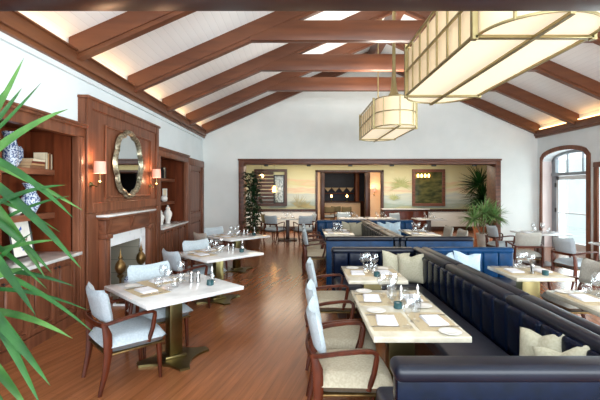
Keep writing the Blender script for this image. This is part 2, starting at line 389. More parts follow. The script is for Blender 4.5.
# glazed door in a grey frame with an arched fanlight
dX = XR+0.31
d1 = empty('door_1', (dX, (DY0+DY1)/2, 0)); tag(d1, kind='structure')
def loc(mb): return mb.xf(Matrix.Translation((-dX, -(DY0+DY1)/2, 0)))
fr = MB()
fr.box((dX-0.05, DY1-0.16, 0), (dX+0.05, DY1, 2.5)); fr.box((dX-0.05, DY0, 0), (dX+0.05, DY0+0.10, 2.5)); fr.box((dX-0.07, DY0, 2.02), (dX+0.07, DY1, 2.10))
for i in range(20):
    a = DY0+(DY1-DY0)*i/20; b = DY0+(DY1-DY0)*(i+1)/20
    fr.prism([(dX-0.05, a, arch(a)-0.07), (dX-0.05, b, arch(b)-0.07), (dX-0.05, b, arch(b)), (dX-0.05, a, arch(a))], (0, 0, 0), (0.1, 0, 0))
for y in (10.25, 10.85): fr.box((dX-0.02, y-0.015, 2.08), (dX+0.02, y+0.015, 2.66))
loc(fr).build('door_frame', 'doorgrey', d1)
lf = MB()
lf.box((dX-0.03, 11.18, 0.02), (dX+0.03, 11.29, 2.01)); lf.box((dX-0.03, 9.78, 0.02), (dX+0.03, 9.88, 2.01)); lf.box((dX-0.03, 9.78, 0.02), (dX+0.03, 11.29, 0.22)); lf.box((dX-0.03, 9.78, 1.9), (dX+0.03, 11.29, 2.01))
lfo = loc(lf).build('door_leaf', 'doorwhite', d1)
loc(MB().box((dX-0.006, 9.88, 0.22), (dX+0.006, 11.18, 1.9))).build('pane', 'pane', lfo)
loc(MB().box((dX-0.004, DY0+0.05, 2.1), (dX+0.004, DY1-0.05, 2.44))).build('fanlight_pane', 'pane', d1)
h_ = MB()
h_.sweep([(dX-0.09, 9.95, 1.0), (dX-0.09, 11.14, 1.0)], (0.03, 0.03)); h_.box((dX-0.1, 11.12, 0.97), (dX-0.02, 11.18, 1.03), 0.01)
loc(h_).build('push_bar', 'doorwhite', lfo)
hg = MB()
for z in (0.35, 1.0, 1.7): hg.box((dX-0.06, 11.28, z), (dX-0.02, 11.32, z+0.12), 0.005)
loc(hg).build('hinge', 'black', lfo)
# windows of the right wall, two of them added out of view
for i, (a, b) in enumerate(WINS):
    w = empty('window_%d' % (i+1), (XR, (a+b)/2, 0.12)); tag(w, kind='structure')
    T = Matrix.Translation((-XR, -(a+b)/2, -0.12))
    m = MB()
    m.box((XR-0.04, a-0.13, 0), (XR+0.02, a, 2.16), 0.01); m.box((XR-0.04, b, 0), (XR+0.02, b+0.13, 2.16), 0.01); m.box((XR-0.05, a-0.13, 2.16), (XR+0.02, b+0.13, 2.28), 0.01)
    m.xf(T).build('window_frame', 'wood_v', w)
    m = MB()
    m.box((XR+0.2, a, 0.12), (XR+0.26, a+0.06, 2.16)); m.box((XR+0.2, b-0.06, 0.12), (XR+0.26, b, 2.16)); m.box((XR+0.2, (a+b)/2-0.03, 0.12), (XR+0.26, (a+b)/2+0.03, 2.16)); m.box((XR+0.2, a, 2.1), (XR+0.26, b, 2.16)); m.box((XR+0.2, a, 0.12), (XR+0.26, b, 0.2))
    m.xf(T).build('window_sash', 'doorwhite', w)
    MB().box((XR+0.225, a+0.05, 0.18), (XR+0.235, b-0.05, 2.12)).xf(T).build('pane', 'pane', w)
    if i == 0:
        m = MB()
        for k in range(38):
            z = 0.2+k*0.05
            m.box((XR+0.05, a+0.03, z), (XR+0.09, b-0.03, z+0.006))
        m.xf(T).build('slatted_blind', 'doorwhite', w)
# terrace beyond the door
struct('terrace_ground', B((7.3, -3, -0.12), (22, 23, -0.02)), 'terrace', smooth=0)
eb = empty('neighbouring_building', (13.5, 16.5, -0.02), 0, 'pale stuccoed building beyond the glazed door', 'building')
B((-1.5, -2.5, 0), (1.5, 6, 3.0)).build('wall', 'exterior', eb, smooth=0)
for y in (2.8,): B((-1.53, y, 0.9), (-1.49, y+0.9, 2.1)).build('window', 'doorgrey', eb, smooth=0)
# cornices, rafters, ties
cn = MB(); cn.box((XL, -1, 3.13), (-2.77, YF, 3.19), 0.008); cn.box((XL, -1, 3.19), (-2.74, YF, 3.34), 0.006); cn.box((XL, -1, 3.34), (-2.71, YF, 3.36), 0.005)
struct('trim_4', cn, 'cornice')
struct('trim_5', MB().box((XL, -1, 3.07), (-2.81, YF, 3.13)), 'wall')
cn = MB(); cn.box((6.87, -1, 3.13), (XR, YF, 3.19), 0.008); cn.box((6.84, -1, 3.19), (XR, YF, 3.34), 0.006)
struct('trim_6', cn, 'cornice')
def rafter_mb(y, sgn):
    xa = XL+0.02 if sgn > 0 else XR-0.02
    m = MB()
    for (wd, lo, hi) in ((0.15, 0.06, 0.30), (0.11, 0.0, 0.07)):
        z = lambda x, k: roof(x)-0.30+k
        p = [(xa, y-wd/2, z(xa, lo)), (XRIDGE, y-wd/2, z(XRIDGE, lo)), (XRIDGE, y-wd/2, z(XRIDGE, hi)+0.01), (xa, y-wd/2, z(xa, hi)+0.01)]
        m.prism(p, (0, 0, 0), (0, wd, 0))
    return m
TY = [1.62, 3.30, 4.97, 6.65, 8.30, 10.0]
nth = ['nearest', 'second', 'third', 'fourth', 'fifth', 'farthest']
for i, y in enumerate(TY[1:]):
    t = empty('roof_truss', (XRIDGE, y, 4.1), 0, None, 'roof truss', 'exposed wooden roof trusses')
    if i == 0: t['label'] = 'brown wooden roof truss nearest the camera, mostly cut off by the dark header'
    else: t['label'] = ['', 'brown roof truss over the near end of the tall bookcase, first rafter seen at left', 'brown truss with the lowest-hanging tie in the photo, directly above the large pendant', 'brown truss with the middle of the three visible horizontal ties', 'brown truss with the smallest, farthest of the three horizontal ties'][i]
    T = Matrix.Translation((-XRIDGE, -y, -4.1))
    for s in (1, -1): rafter_mb(y, s).xf(T).build('rafter', 'rafter', t, smooth=0)
    if y > 2:
        hx = (4.43-roof(XL)+0.32)/SL
        m = MB(); m.box((XL+(4.10-roof(XL)+0.30)/SL-0.02, y-0.07, 4.10), (XR-(4.10-roof(XL)+0.30)/SL+0.02, y+0.07, 4.43), 0.008)
        m.xf(T).build('tie_beam', 'rafter', t)
t = empty('wall_rafter', (XRIDGE, YF-0.07, 4.1), 0, 'brown rafters following the gable against the far white wall', 'rafter')
for s in (1, -1): rafter_mb(YF-0.07, s).xf(Matrix.Translation((-XRIDGE, -YF+0.07, -4.1))).build('rafter', 'rafter', t, smooth=0)
tag(B((XRIDGE-0.09, -1, roof(XRIDGE)-0.42), (XRIDGE+0.09, YF, roof(XRIDGE)-0.04), 0.01).build('ridge_beam', 'rafter'), 'long wooden ridge beam along the peak of the ceiling', 'beam')
# near header beam
struct('trim_7', B((XL, 1.42, 2.367), (XR, 1.62, 2.66), 0.008), 'header')
# warm cove strips behind both cornices, between the rafters
ys = [-0.9, 1.55] + [y for y in TY[1:]] + [YF-0.1]
for sx, x0 in ((-1, -2.80), (1, 6.88)):
    r_ = empty('cove_light', (x0, 5, 3.37), 0, 'warm cove light hidden behind the %s wood cornice' % ('left' if sx < 0 else 'right'), 'cove light', 'cove lights along the eaves')
    for a, b in zip(ys[:-1], ys[1:]):
        B((-0.02, a-5+0.12, -0.01), (0.02, b-5-0.12, 0.012)).build('light_strip', 'cove', r_, smooth=0)

# ------------------------------------------------------------------ alcove, portal, bar room
YB = 15.8
ab = MB()
PX0, PX1, PZ = 0.61, 3.30, 2.40
ab.box((-2.3, YB, 0), (PX0, YB+0.15, 0.78)); ab.box((PX1, YB, 0), (7.7, YB+0.15, 0.78))
struct('wall_alcove_lower', ab, 'wall_far', smooth=0)
mu = MB(); mu.box((-2.3, YB, 0.78), (PX0, YB+0.15, 2.75)); mu.box((PX1, YB, 0.78), (7.7, YB+0.15, 2.75)); mu.box((PX0, YB, PZ), (PX1, YB+0.15, 2.75))
mural = struct('wall_alcove_mural', mu, 'mural', smooth=0)
struct('wall_alcove_side', MB().box((-2.45, YF+0.5, 0), (-2.3, YB+0.15, 2.75)).box((7.7, YF+0.5, 0), (7.85, YB+0.15, 2.75)), 'wall_far', smooth=0)
struct('ceiling_alcove', B((-2.45, YF+0.5, 2.75), (7.85, YB+0.15, 2.85)), 'wall_far', smooth=0)
tm = MB()
for a, b in ((-2.3, PX0), (PX1, 7.7)):
    tm.box((a, YB-0.04, 0.76), (b, YB, 0.86), 0.008); tm.box((a, YB-0.03, 0), (b, YB, 0.17), 0.008)
struct('baseboard_alcove', tm, 'dark_wood')
# plants painted on the mural
def fan(m, x, z, n, l, a0, a1, wd, y=YB-0.004):
    for k in range(n):
        a = a0+(a1-a0)*(k+random.random()*0.5)/n; ll = l*(0.6+0.4*random.random())
        d = Vector((math.cos(a), 0, math.sin(a))); q = Vector((-d.z, 0, d.x))*wd
        o = Vector((x, y-0.0006*k, z)); dr = Vector((0, 0, -0.12*ll))
        m.add([o, o+d*ll*0.5+q, o+d*ll+dr, o+d*ll*0.5-q], [(0, 1, 2, 3)])
m = MB(); fan(m, 4.0, 1.75, 34, 0.6, -0.3, 3.5, 0.011); fan(m, 3.7, 1.2, 16, 0.4, 0.4, 2.8, 0.01, YB-0.03)
o = m.build('painted_foliage', noisy('faded_green_paint', (150, 160, 106), (176, 180, 128), (3, 3, 3), 0.8), None, smooth=0); tag(o, kind='structure'); o.parent = mural
m = MB(); fan(m, -0.05, 0.9, 16, 0.75, 0.5, 2.6, 0.012); fan(m, 0.25, 0.9, 18, 0.4, 0.2, 3.0, 0.015, YB-0.02)
o = m.build('painted_foliage', noisy('faded_brown_paint', (140, 130, 92), (168, 160, 118), (3, 3, 3), 0.8), None, smooth=0); tag(o, kind='structure'); o.parent = mural
# portal
pf = MB()
for a in (PX0, PX1-0.09): pf.box((a, YB-0.05, 0), (a+0.09, YB+0.2, PZ), 0.01)
pf.box((PX0, YB-0.05, PZ-0.09), (PX1, YB+0.2, PZ), 0.01)
struct('trim_8', pf, 'dark_wood')
ve = MB(); ve.box((0.2, YB+0.15, 0), (0.32, 17.4, 2.6)); ve.box((3.7, YB+0.15, 0), (3.82, 17.4, 2.6)); ve.box((0.2, YB+0.15, 2.6), (3.82, 17.4, 2.7))
ve.box((0.2, 17.3, 0), (0.90, 17.42, 2.6)); ve.box((3.0, 17.3, 0), (3.82, 17.42, 2.6)); ve.box((0.9, 17.3, 2.45), (3.0, 17.42, 2.6))
struct('wall_vestibule', ve, 'cream', smooth=0)
pf = MB(); pf.box((0.88, 17.22, 0), (1.06, 17.5, 2.46), 0.01); pf.box((2.82, 17.22, 0), (3.02, 17.5, 2.46), 0.01); pf.box((0.88, 17.22, 2.34), (3.02, 17.5, 2.5), 0.01)
struct('trim_9', pf, 'dark_wood')
br = MB(); br.box((-0.9, 22, 0), (4.9, 22.15, 2.9)); br.box((-1.0, 17.42, 0), (-0.9, 22.1, 2.9)); br.box((4.8, 17.42, 0), (4.9, 22.1, 2.9)); br.box((-1, 17.42, 2.85), (4.9, 22.1, 2.95))
br.box((-0.9, 17.43, 0), (0.3, 17.5, 2.9)); br.box((3.8, 17.43, 0), (4.9, 17.5, 2.9))
struct('wall_bar', br, 'navy', smooth=0)
# back bar, seen through the portal
bb = empty('back_bar', (2.2, 21.6, 0), 0, 'dark wooden back bar with scalloped pelmet seen through the far doorway', 'bar')
B((-1.5, -0.3, 0), (1.2, 0.3, 1.0), 0.02).build('counter', 'dark_wood', bb)
for z in (1.38, 1.66): B((-1.4, -0.2, z), (0.7, 0.3, z+0.06), 0.01).build('shelf', 'chair_wood', bb)
m = MB()
for k in range(5):
    x = -1.3+k*0.4
    m.prism([(x, -0.22, 1.72), (x+0.38, -0.22, 1.72), (x+0.19, -0.22, 1.50)], (0, 0, 0), (0, 0.02, 0))
m.build('pelmet', 'warm_tan_fabric', bb, smooth=0)
B((0.75, -0.35, 0), (0.95, 0.3, 2.6), 0.01).build('post', 'wood_v', bb)
for k, x in enumerate((1.62, 2.42)):
    l = empty('bar_lamp', (x, 20.6, 1.0), 0, 'small glowing lamp on the bar, %s of the two' % ('left' if k == 0 else 'right'), 'lamp', 'small lamps on the bar')
    MB().lathe([(0.05, 0), (0.05, 0.02), (0.012, 0.04), (0.012, 0.24)], n=10).build('stem', 'brass', l)
    MB().lathe([(0.03, 0.22), (0.05, 0.26), (0.045, 0.33), (0.02, 0.35)], n=10).build('shade', 'bulb', l)
bt = empty('bar_counter', (2.0, 20.7, 0), 0, 'brown bar counter in the dim room beyond the doorway', 'bar counter')
B((-0.9, -0.15, 0), (1.1, 0.3, 0.95)).build('front', 'cream', bt); B((-0.95, -0.2, 0.95), (1.15, 0.35, 1.0), 0.01).build('top', 'dark_wood', bt)

# ------------------------------------------------------------------ chairs
def chair_maker(seat_m, back_m):
    def mk():
        t = empty('armchair', (0, 0, 0)); t['category'] = 'chair'
        def sf(top):
            def f(u, v):
                a, b = 2*u-1, 2*v-1
                e = (1-abs(a)**6)*(1-abs(b)**6)
                x = 0.01 + a*(0.26 - 0.01*b*b) + (0.015*(1-b*b) if a > 0 else 0); y = b*(0.265+0.012*a)
                return (x, y, 0.372 + (0.075*e**0.5 if top else -0.055*e**0.3))
            return f
        MB().surf(sf(True), 12, 12, thick=sf(False)).build('seat', seat_m, t, smooth=60)
        MB().box((-0.235, -0.25, 0.306), (0.25, 0.25, 0.322), 0.004).build('nailhead_trim', 'antique', t)
        def bf(front):
            def f(u, v):
                a = 2*u-1
                top = 0.838-0.024*(1-abs(a)**1.6) ; z = 0.545 + (top-0.545)*v
                e = ((1-abs(a)**8)*(1-abs(2*v-1)**8))**0.5
                th = (0.045 if front else -0.025)*e
                x = -0.222-0.058*v + 0.04*abs(a)**2.2 + th
                return (x, a*(0.22+0.025*v)*(1-0.13*max(0,2*v-1)**4), z)
            return f
        MB().surf(bf(True), 14, 8, thick=bf(False)).build('backrest', back_m, t, smooth=60)
        for s in (-1, 1):
            MB().sweep([(-0.265, 0.225*s, 0.56), (-0.2, 0.255*s, 0.575), (-0.1, 0.27*s, 0.595), (0.04, 0.275*s, 0.61), (0.12, 0.275*s, 0.61), (0.15, 0.27*s, 0.592), (0.152, 0.265*s, 0.56), (0.135, 0.262*s, 0.46), (0.10, 0.255*s, 0.35)],
                       [(0.028, 0.035), (0.028, 0.038), (0.026, 0.045), (0.026, 0.042), (0.028, 0.036), (0.03, 0.034), (0.034, 0.032), (0.034, 0.03), (0.034, 0.028)], side=None).build('armrest', 'chair_wood', t, smooth=50)
        MB().sweep([(-0.262, -0.23, 0.56), (-0.285, -0.13, 0.56), (-0.293, 0, 0.56), (-0.285, 0.13, 0.56), (-0.262, 0.23, 0.56)], (0.04, 0.018)).build('back_rail', 'chair_wood', t, smooth=50)
        for s in (-1, 1):
            MB().sweep([(-0.25, 0.235*s, 0.57), (-0.225, 0.24*s, 0.48), (-0.22, 0.24*s, 0.33), (-0.24, 0.235*s, 0.17), (-0.28, 0.225*s, 0.0)], [(0.038, 0.025), (0.07, 0.03), (0.066, 0.032), (0.046, 0.03), (0.028, 0.024)], side=(1, 0, 0)).build('leg', 'chair_wood', t, smooth=50)
            MB().sweep([(0.205, 0.22*s, 0.32), (0.212, 0.222*s, 0.15), (0.22, 0.225*s, 0.0)], [(0.046, 0.042), (0.036, 0.034), (0.025, 0.025)], side=(1, 0, 0)).build('leg', 'chair_wood', t, smooth=50)
        return t
    return mk
CH = {'grey': chair_maker('grey_fabric', 'grey_fabric'), 'pale': chair_maker('pale_fabric', 'pale_fabric'), 'tan': chair_maker('warm_tan_fabric', 'pale_fabric'), 'taupe': chair_maker('taupe_fabric', 'taupe_fabric'), 'olive': chair_maker('grey_fabric', 'olive_fabric')}
def chair(kind, x, y, deg, label, group): return place('chair_'+kind, CH[kind], (x, y, 0), R(deg), label, group)
gl = 'armchairs at the diagonal marble tables'; gb = 'armchairs along the booth tables'; ga = 'armchairs in the mural alcove'; gr_ = 'armchairs on the terrace-door side'
chair('grey', -1.54, 3.53, 43, 'pale grey upholstered armchair nearest at left, seen from behind its arm', gl)
chair('pale', -1.50, 4.22, -48, 'pale blue armchair facing the camera in front of the fireplace', gl)
chair('grey', -1.57, 5.54, 45, 'grey armchair on the near left side of the middle diagonal marble table', gl)
chair('pale', -1.52, 6.27, -48, 'pale blue armchair behind the middle diagonal marble table', gl)
chair('taupe', -1.72, 7.71, 45, 'taupe armchair on the near left side of the farthest diagonal marble table', gl)
chair('pale', -1.70, 8.44, -48, 'pale armchair behind the farthest diagonal marble table', gl)
chair('tan', 0.34, 2.83, 0, 'tan-seated armchair nearest the camera at the long booth table', gb)
chair('tan', 0.34, 3.42, 0, 'tan-seated armchair at the long booth table, behind the nearest one', gb)
chair('tan', 0.36, 4.57, 0, 'tan-seated armchair at the small booth table with the cream cushions', gb)
chair('tan', 0.33, 7.86, 0, 'nearest tan-seated armchair at the far booth, beyond the blue seat back', gb)
chair('tan', 0.33, 8.62, 0, 'middle tan-seated armchair at the far booth, beyond the blue seat back', gb)
chair('tan', 0.33, 9.38, 0, 'farthest tan-seated armchair at the far booth, beyond the blue seat back', gb)
chair('taupe', 3.14, 4.55, 180, 'taupe armchair partly hidden behind the banquette at the right table', gr_)
chair('taupe', 3.06, 8.10, 180, 'beige armchair right of the far blue booth, nearer of the pair', gr_)
chair('taupe', 3.06, 8.85, 180, 'beige armchair right of the far blue booth, farther of the pair', gr_)
chair('pale', 4.72, 6.85, 8, 'pale blue armchair by the glass door facing the right edge', gr_)
chair('taupe', 4.36, 7.80, 82, 'grey armchair seen squarely from behind near the glass door', gr_)
chair('pale', 4.60, 9.12, 0, 'pale blue armchair beside the terracotta pot and the right frame post', gr_)
chair('olive', -1.0, 13.3, 20, 'olive-backed armchair at the alcove table under the left wall window', ga)
chair('pale', -0.80, 12.6, 60, 'pale armchair in front of the alcove table, left one', ga)
chair('pale', 0.10, 12.55, 110, 'pale blue-backed armchair in front of the alcove table, right one', ga)
chair('grey', 0.25, 13.4, 190, 'grey armchair at the right behind the alcove table', ga)
chair('pale', 1.55, 14.0, -90, 'white-backed armchair behind the alcove table in front of the doorway', ga)
chair('pale', 3.35, 13.5, -60, 'white-backed armchair by the dark sideboard', ga)
for i, (x, y) in enumerate(((1.35, 18.6), (2.15, 18.7), (1.75, 19.3))):
    chair('olive', x, y, (90, 90, 80)[i], ['left tan chair in the dim bar room doorway', 'right tan chair in the dim bar room doorway', 'tan chair farther back in the dim bar room'][i], 'chairs in the bar room')

# ------------------------------------------------------------------ diagonal tables
def star(r, n=10, q=0.20, z0=0.0, z1=0.02):
    pts = []
    for k in range(4):
        a0, a1 = PI/2*k, PI/2*(k+1)
        A = Vector((math.cos(a0), math.sin(a0)))*r; C = Vector((math.cos(a1), math.sin(a1)))*r
        d = (A+C)/2; nrm = -d.normalized()
        w = 0.045; tA = Vector((-math.sin(a0), math.cos(a0)))*w; tC = Vector((-math.sin(a1), math.cos(a1)))*w
        for i in range(n+1):
            t = i/n; p = (A+tA)*(1-t) + (C-tC)*t + nrm*q*r*4*t*(1-t)
            pts.append((p.x, p.y, z0))
    return MB().prism(pts, (0, 0, z0), (0, 0, z1))
def diag_table():
    t = empty('pedestal_table', (0, 0, 0)); t['category'] = 'table'
    s = 0.485
    B((-s, -s, 0.665), (s, s, 0.70), 0.005).build('tabletop', 'marble', t)
    m = B((-0.065, -0.05, 0.045), (0.065, 0.05, 0.655), 0.004); m.box((-0.2, -0.2, 0.65), (0.2, 0.2, 0.665))
    m.build('column', 'brass', t)
    m = star(0.34, z0=0.0, z1=0.02); m.box((-0.10, -0.08, 0.02), (0.10, 0.08, 0.045), 0.004)
    m.build('base_plate', 'brass', t).rotation_euler = (0, 0, R(-11))
    return t
gt = 'square marble tables set diagonally'
place('diag', diag_table, (-1.235, 3.92, 0), R(45), 'nearest white marble table with brass pedestal, set diagonally by the fireplace', gt)
place('diag', diag_table, (-1.225, 5.975, 0), R(45), 'middle white marble table set diagonally, in front of the white jars', gt)
place('diag', diag_table, (-1.29, 8.15, 0), R(45), 'farthest of the three diagonal white marble tables, in front of the potted ficus', gt)
def alc_table():
    t = empty('pedestal_table', (0, 0, 0)); t['category'] = 'table'
    B((-0.45, -0.4, 0.67), (0.45, 0.4, 0.70), 0.005).build('tabletop', 'marble', t)
    B((-0.06, -0.06, 0.03), (0.06, 0.06, 0.67), 0.004).build('column', 'dark_wood', t)
    B((-0.3, -0.3, 0), (0.3, 0.3, 0.03), 0.008).build('base_plate', 'dark_wood', t)
    return t
ga_ = 'small marble tables near the mural'
place('alc', alc_table, (-0.40, 13.0, 0), 0, 'small marble table between chairs below the left wall window', ga_)
place('alc', alc_table, (1.70, 13.2, 0), 0, 'white table top seen over the booth in front of the far doorway, left part', ga_)
place('alc', alc_table, (2.65, 13.2, 0), 0, 'white table top seen over the booth in front of the far doorway, right part', ga_)
place('alc', alc_table, (4.15, 12.9, 0), 0, 'white table below the dark green framed picture', ga_)
place('alc', alc_table, (5.25, 8.75, 0), 0, 'white table beside the glass door', ga_)
place('alc', alc_table, (5.6, 6.75, 0), 0, 'white table at the right picture edge in front of the blinds', ga_)

# booth tables
def booth_table(lx, ly, label, x, y):
    t = empty('booth_table', (x, y, 0), 0, label, 'table', 'marble tables in the booths')
    B((-lx/2, -ly/2, 0.66), (lx/2, ly/2, 0.70), 0.006).build('tabletop', 'marble_warm', t)
    m = B((-0.10, -0.07, 0.02), (0.10, 0.07, 0.65), 0.004); m.box((-0.2, -0.2, 0.645), (0.2, 0.2, 0.66)); m.build('column', 'brass', t)
    B((-0.24, -0.24, 0), (0.24, 0.24, 0.022), 0.006).build('base_plate', 'brass', t)
    return t
booth_table(0.635, 1.19, 'long cream marble booth table in the foreground laid for four', 0.79, 3.165)
booth_table(0.62, 0.79, 'small cream marble booth table in front of the two cream cushions', 0.815, 4.545)
booth_table(0.62, 1.19, 'cream marble table cut by the right picture edge behind the banquette', 2.62, 3.165)
booth_table(0.62, 0.68, 'marble booth table in front of the pale blue cushions on the right', 2.625, 4.61)
booth_table(0.62, 1.30, 'far booth table on the left side, beyond the blue seat back', 0.83, 8.95)
booth_table(0.60, 1.20, 'far booth table on the right side, beyond the blue seat back', 2.62, 8.85)

# ------------------------------------------------------------------ banquettes
def channel_back(m, axis, a, b, base_p, z0, z1, th, direction, w=0.21):
    n = max(1, round((b-a)/w)); w = (b-a)/n
    for k in range(n):
        lo, hi = a+k*w+0.002, a+(k+1)*w-0.002
        if axis == 'Y': m.box((base_p, lo, z0), (base_p+direction*th, hi, z1), 0.028, 3)
        else: m.box((lo, base_p, z0), (hi, base_p+direction*th, z1), 0.028, 3)
def banquette(Y0, Y1, right, label, lea, endlea):
    X0 = 0.45
    mx = (lambda x: 3.42-x) if right else (lambda x: x)
    sg = -1 if right else 1
    t = empty('banquette', (mx(1.0), (Y0+Y1)/2, 0), 0, label, 'banquette', 'channel-backed leather booths')
    T = Matrix.Translation((-mx(1.0), -(Y0+Y1)/2, 0))
    def bx(m, a, b, bev=0, seg=2): m.box((mx(a[0]), a[1], a[2]), (mx(b[0]), b[1], b[2]), bev, seg)
    def bd(m, nm, mat): return m.xf(T).build(nm, mat, t)
    m = MB(); bx(m, (1.12, Y0+0.1, 0), (1.6, Y1-0.1, 0.30)); bx(m, (X0+0.04, Y0+0.1, 0), (1.6, Y0+0.6, 0.30)); bx(m, (X0+0.04, Y1-0.6, 0), (1.6, Y1-0.1, 0.30)); bd(m, 'plinth', 'dark_wood')
    m = MB(); bx(m, (1.07, Y0+0.66, 0.30), (1.56, Y1-0.66, 0.43), 0.035, 3); bd(m, 'seat_cushion', 'seat_leather')
    m = MB(); bx(m, (X0+0.02, Y0+0.12, 0.30), (1.56, Y0+0.66, 0.43), 0.035, 3); bd(m, 'seat_cushion', 'seat_leather')
    m = MB(); bx(m, (X0+0.02, Y1-0.66, 0.30), (1.56, Y1-0.12, 0.43), 0.035, 3); bd(m, 'seat_cushion', 'seat_leather')
    # long back
    m = MB(); bx(m, (1.625, Y0, 0), (1.70, Y1, 0.765), 0.01); channel_back(m, 'Y', Y0+0.16, Y1-0.16, mx(1.64), 0.40, 0.775, 0.075, -sg); bd(m, 'long_backrest', lea)
    L = Y1-Y0; k = 3
    for i in range(k):
        m = MB(); bx(m, (1.595, Y0+L*i/k+(0.0 if i else 0.0), 0.745), (1.705, Y0+L*(i+1)/k, 0.83), 0.036, 4); bd(m, 'top_roll', 'roll')
    for ya, yb, d in ((Y0, Y0+0.1, 1), (Y1, Y1-0.1, -1)):
        m = MB(); bx(m, (X0, ya+0.012*d, 0), (1.6, yb, 0.765), 0.012)
        ch = MB(); channel_back(ch, 'X', min(mx(X0+0.01), mx(1.52)), max(mx(X0+0.01), mx(1.52)), yb-0.02*d, 0.40, 0.775, 0.09, d); m.add(ch.v, ch.f)
        bd(m, 'end_backrest', endlea)
        m = MB(); bx(m, (X0-0.01, ya, 0.745), (1.6, ya+0.155*d, 0.83), 0.036, 4); bd(m, 'top_roll', 'roll' if lea == 'leather' and ya == Y0 else ('roll' if endlea == 'leather' else 'lit_blue_leather'))
    return t
banquette(1.84, 5.70, False, 'navy leather channel-backed booth in the foreground around the long marble table', 'leather', 'leather')
banquette(1.84, 5.70, True, 'blue-lit navy leather booth on the right side, back to back with the foreground booth', 'leather', 'lit_blue_leather')
banquette(6.84, 10.65, False, 'blue-lit navy leather booth farther back on the left side, in front of the doorway', 'leather', 'lit_blue_leather')
banquette(6.84, 10.65, True, 'blue-lit navy leather booth farther back on the right side, below the sideboard', 'leather', 'lit_blue_leather')

# cushions
def cushion_mb(s=0.42, th=0.13):
    def f(sign):
        def g(u, v):
            a, b = 2*u-1, 2*v-1
            pin = 1-0.10*(1-abs(b)**2)*abs(a)**4
            x = a*s/2*(1-0.09*(1-b*b)); z = b*s/2*(1-0.07*(1-a*a))
            if b > 0: z -= 0.042*s*2*max(0, 1-abs(a)*1.9)*b**3
            t = th/2*((1-a**4)*(1-b**4))**0.6
            if b > 0: t *= 1-0.35*max(0, 1-abs(a)*3)*b
            return (x, sign*t, z+s/2)
        return g
    return MB().surf(f(1), 18, 18, thick=f(-1))
def cushion(kind, x, y, z, yaw, lean, roll, label, group, s=1.0):
    def mk():
        o = cushion_mb().build('throw_cushion', kind, None, smooth=70); o['category'] = 'cushion'; return o
    o = place('cush_'+kind, mk, (x, y, z), 0, label, group)
    o.rotation_euler = (Matrix.Rotation(R(yaw), 3, 'Z') @ Matrix.Rotation(R(lean), 3, 'X') @ Matrix.Rotation(R(roll), 3, 'Y')).to_euler(); o.scale = (s, s, s)
    return o
gc = 'throw cushions on the booths'
cushion('cushion', 1.28, 5.36, 0.425, 4, -16, 6, 'cream linen cushion in the foreground booth corner, left of the two', gc, 0.92)
cushion('cushion', 1.44, 5.18, 0.425, -38, -14, -6, 'cream linen cushion in the foreground booth corner, right of the two', gc, 0.92)
cushion('cushion', 1.49, 2.47, 0.425, -72, -16, -12, 'cream linen cushion leaning at the near end of the booth, taller one', gc, 0.82)
cushion('cushion', 1.51, 2.20, 0.43, -60, -14, -20, 'cream linen cushion at the near end of the booth, lower right one', gc, 0.80)
cushion('cushion_blue', 2.00, 5.30, 0.425, 40, -16, 4, 'pale blue cushion in the right booth, the one mostly hidden', gc, 0.92)
cushion('cushion_blue', 2.24, 5.34, 0.425, 5, -18, 8, 'pale blue cushion in the right booth with its corner standing up', gc, 0.92)
cushion('cushion', 1.24, 10.30, 0.425, 0, -15, 5, 'cream cushion in the far left booth, left of the two', gc, 0.92)
cushion('cushion', 1.44, 10.20, 0.425, -20, -15, -5, 'cream cushion in the far left booth, right of the two', gc, 0.92)
cushion('cushion_blue', 2.14, 10.2, 0.425, 0, -18, 5, 'pale blue cushion in the far right booth, left of the two', gc, 0.92)
cushion('cushion_blue', 2.42, 10.3, 0.425, 0, -15, 0, 'pale blue cushion in the far right booth, right of the two', gc, 0.92)

# ------------------------------------------------------------------ tableware
ZT = 0.70
def mk_wine():
    t = empty('wine_glass', (0, 0, 0)); t['category'] = 'glass'
    MB().lathe([(0.036, 0.0), (0.036, 0.003), (0.010, 0.008), (0.004, 0.02), (0.004, 0.085), (0.008, 0.095)], n=14).build('stem', 'glass', t, smooth=60)
    MB().shell([(0.008, 0.094), (0.028, 0.108), (0.041, 0.135), (0.043, 0.155), (0.038, 0.185), (0.032, 0.205), (0.030, 0.205), (0.036, 0.185), (0.041, 0.155), (0.039, 0.136), (0.027, 0.110), (0.001, 0.098)], n=16).build('bowl', 'glass', t, smooth=70)
    return t
def mk_tumbler():
    o = MB().shell([(0.0, 0.0), (0.030, 0.0), (0.040, 0.03), (0.042, 0.06), (0.036, 0.10), (0.034, 0.10), (0.040, 0.06), (0.038, 0.03), (0.028, 0.008), (0.0, 0.008)], n=16).build('tumbler', 'glass', None, smooth=60)
    o['category'] = 'glass'; return o
def mk_cruet():
    t = empty('cruet', (0, 0, 0)); t['category'] = 'cruet'
    MB().shell([(0.0, 0.0), (0.028, 0.0), (0.030, 0.02), (0.028, 0.08), (0.012, 0.115), (0.011, 0.135), (0.009, 0.135), (0.010, 0.115), (0.026, 0.08), (0.028, 0.02), (0.0, 0.006)], n=14).build('bottle', 'glass', t, smooth=60)
    MB().lathe([(0.008, 0.125), (0.012, 0.14), (0.008, 0.155), (0.001, 0.175)], n=10).build('stopper', 'china', t, smooth=60)
    return t
def mk_shaker():
    t = empty('shaker', (0, 0, 0)); t['category'] = 'salt shaker'
    MB().lathe([(0.022, 0.0), (0.024, 0.01), (0.018, 0.05), (0.020, 0.085)], n=12).build('body', 'steel', t, smooth=60)
    MB().lathe([(0.020, 0.085), (0.021, 0.10), (0.012, 0.115), (0.001, 0.118)], n=12).build('cap', 'steel', t, smooth=60)
    return t
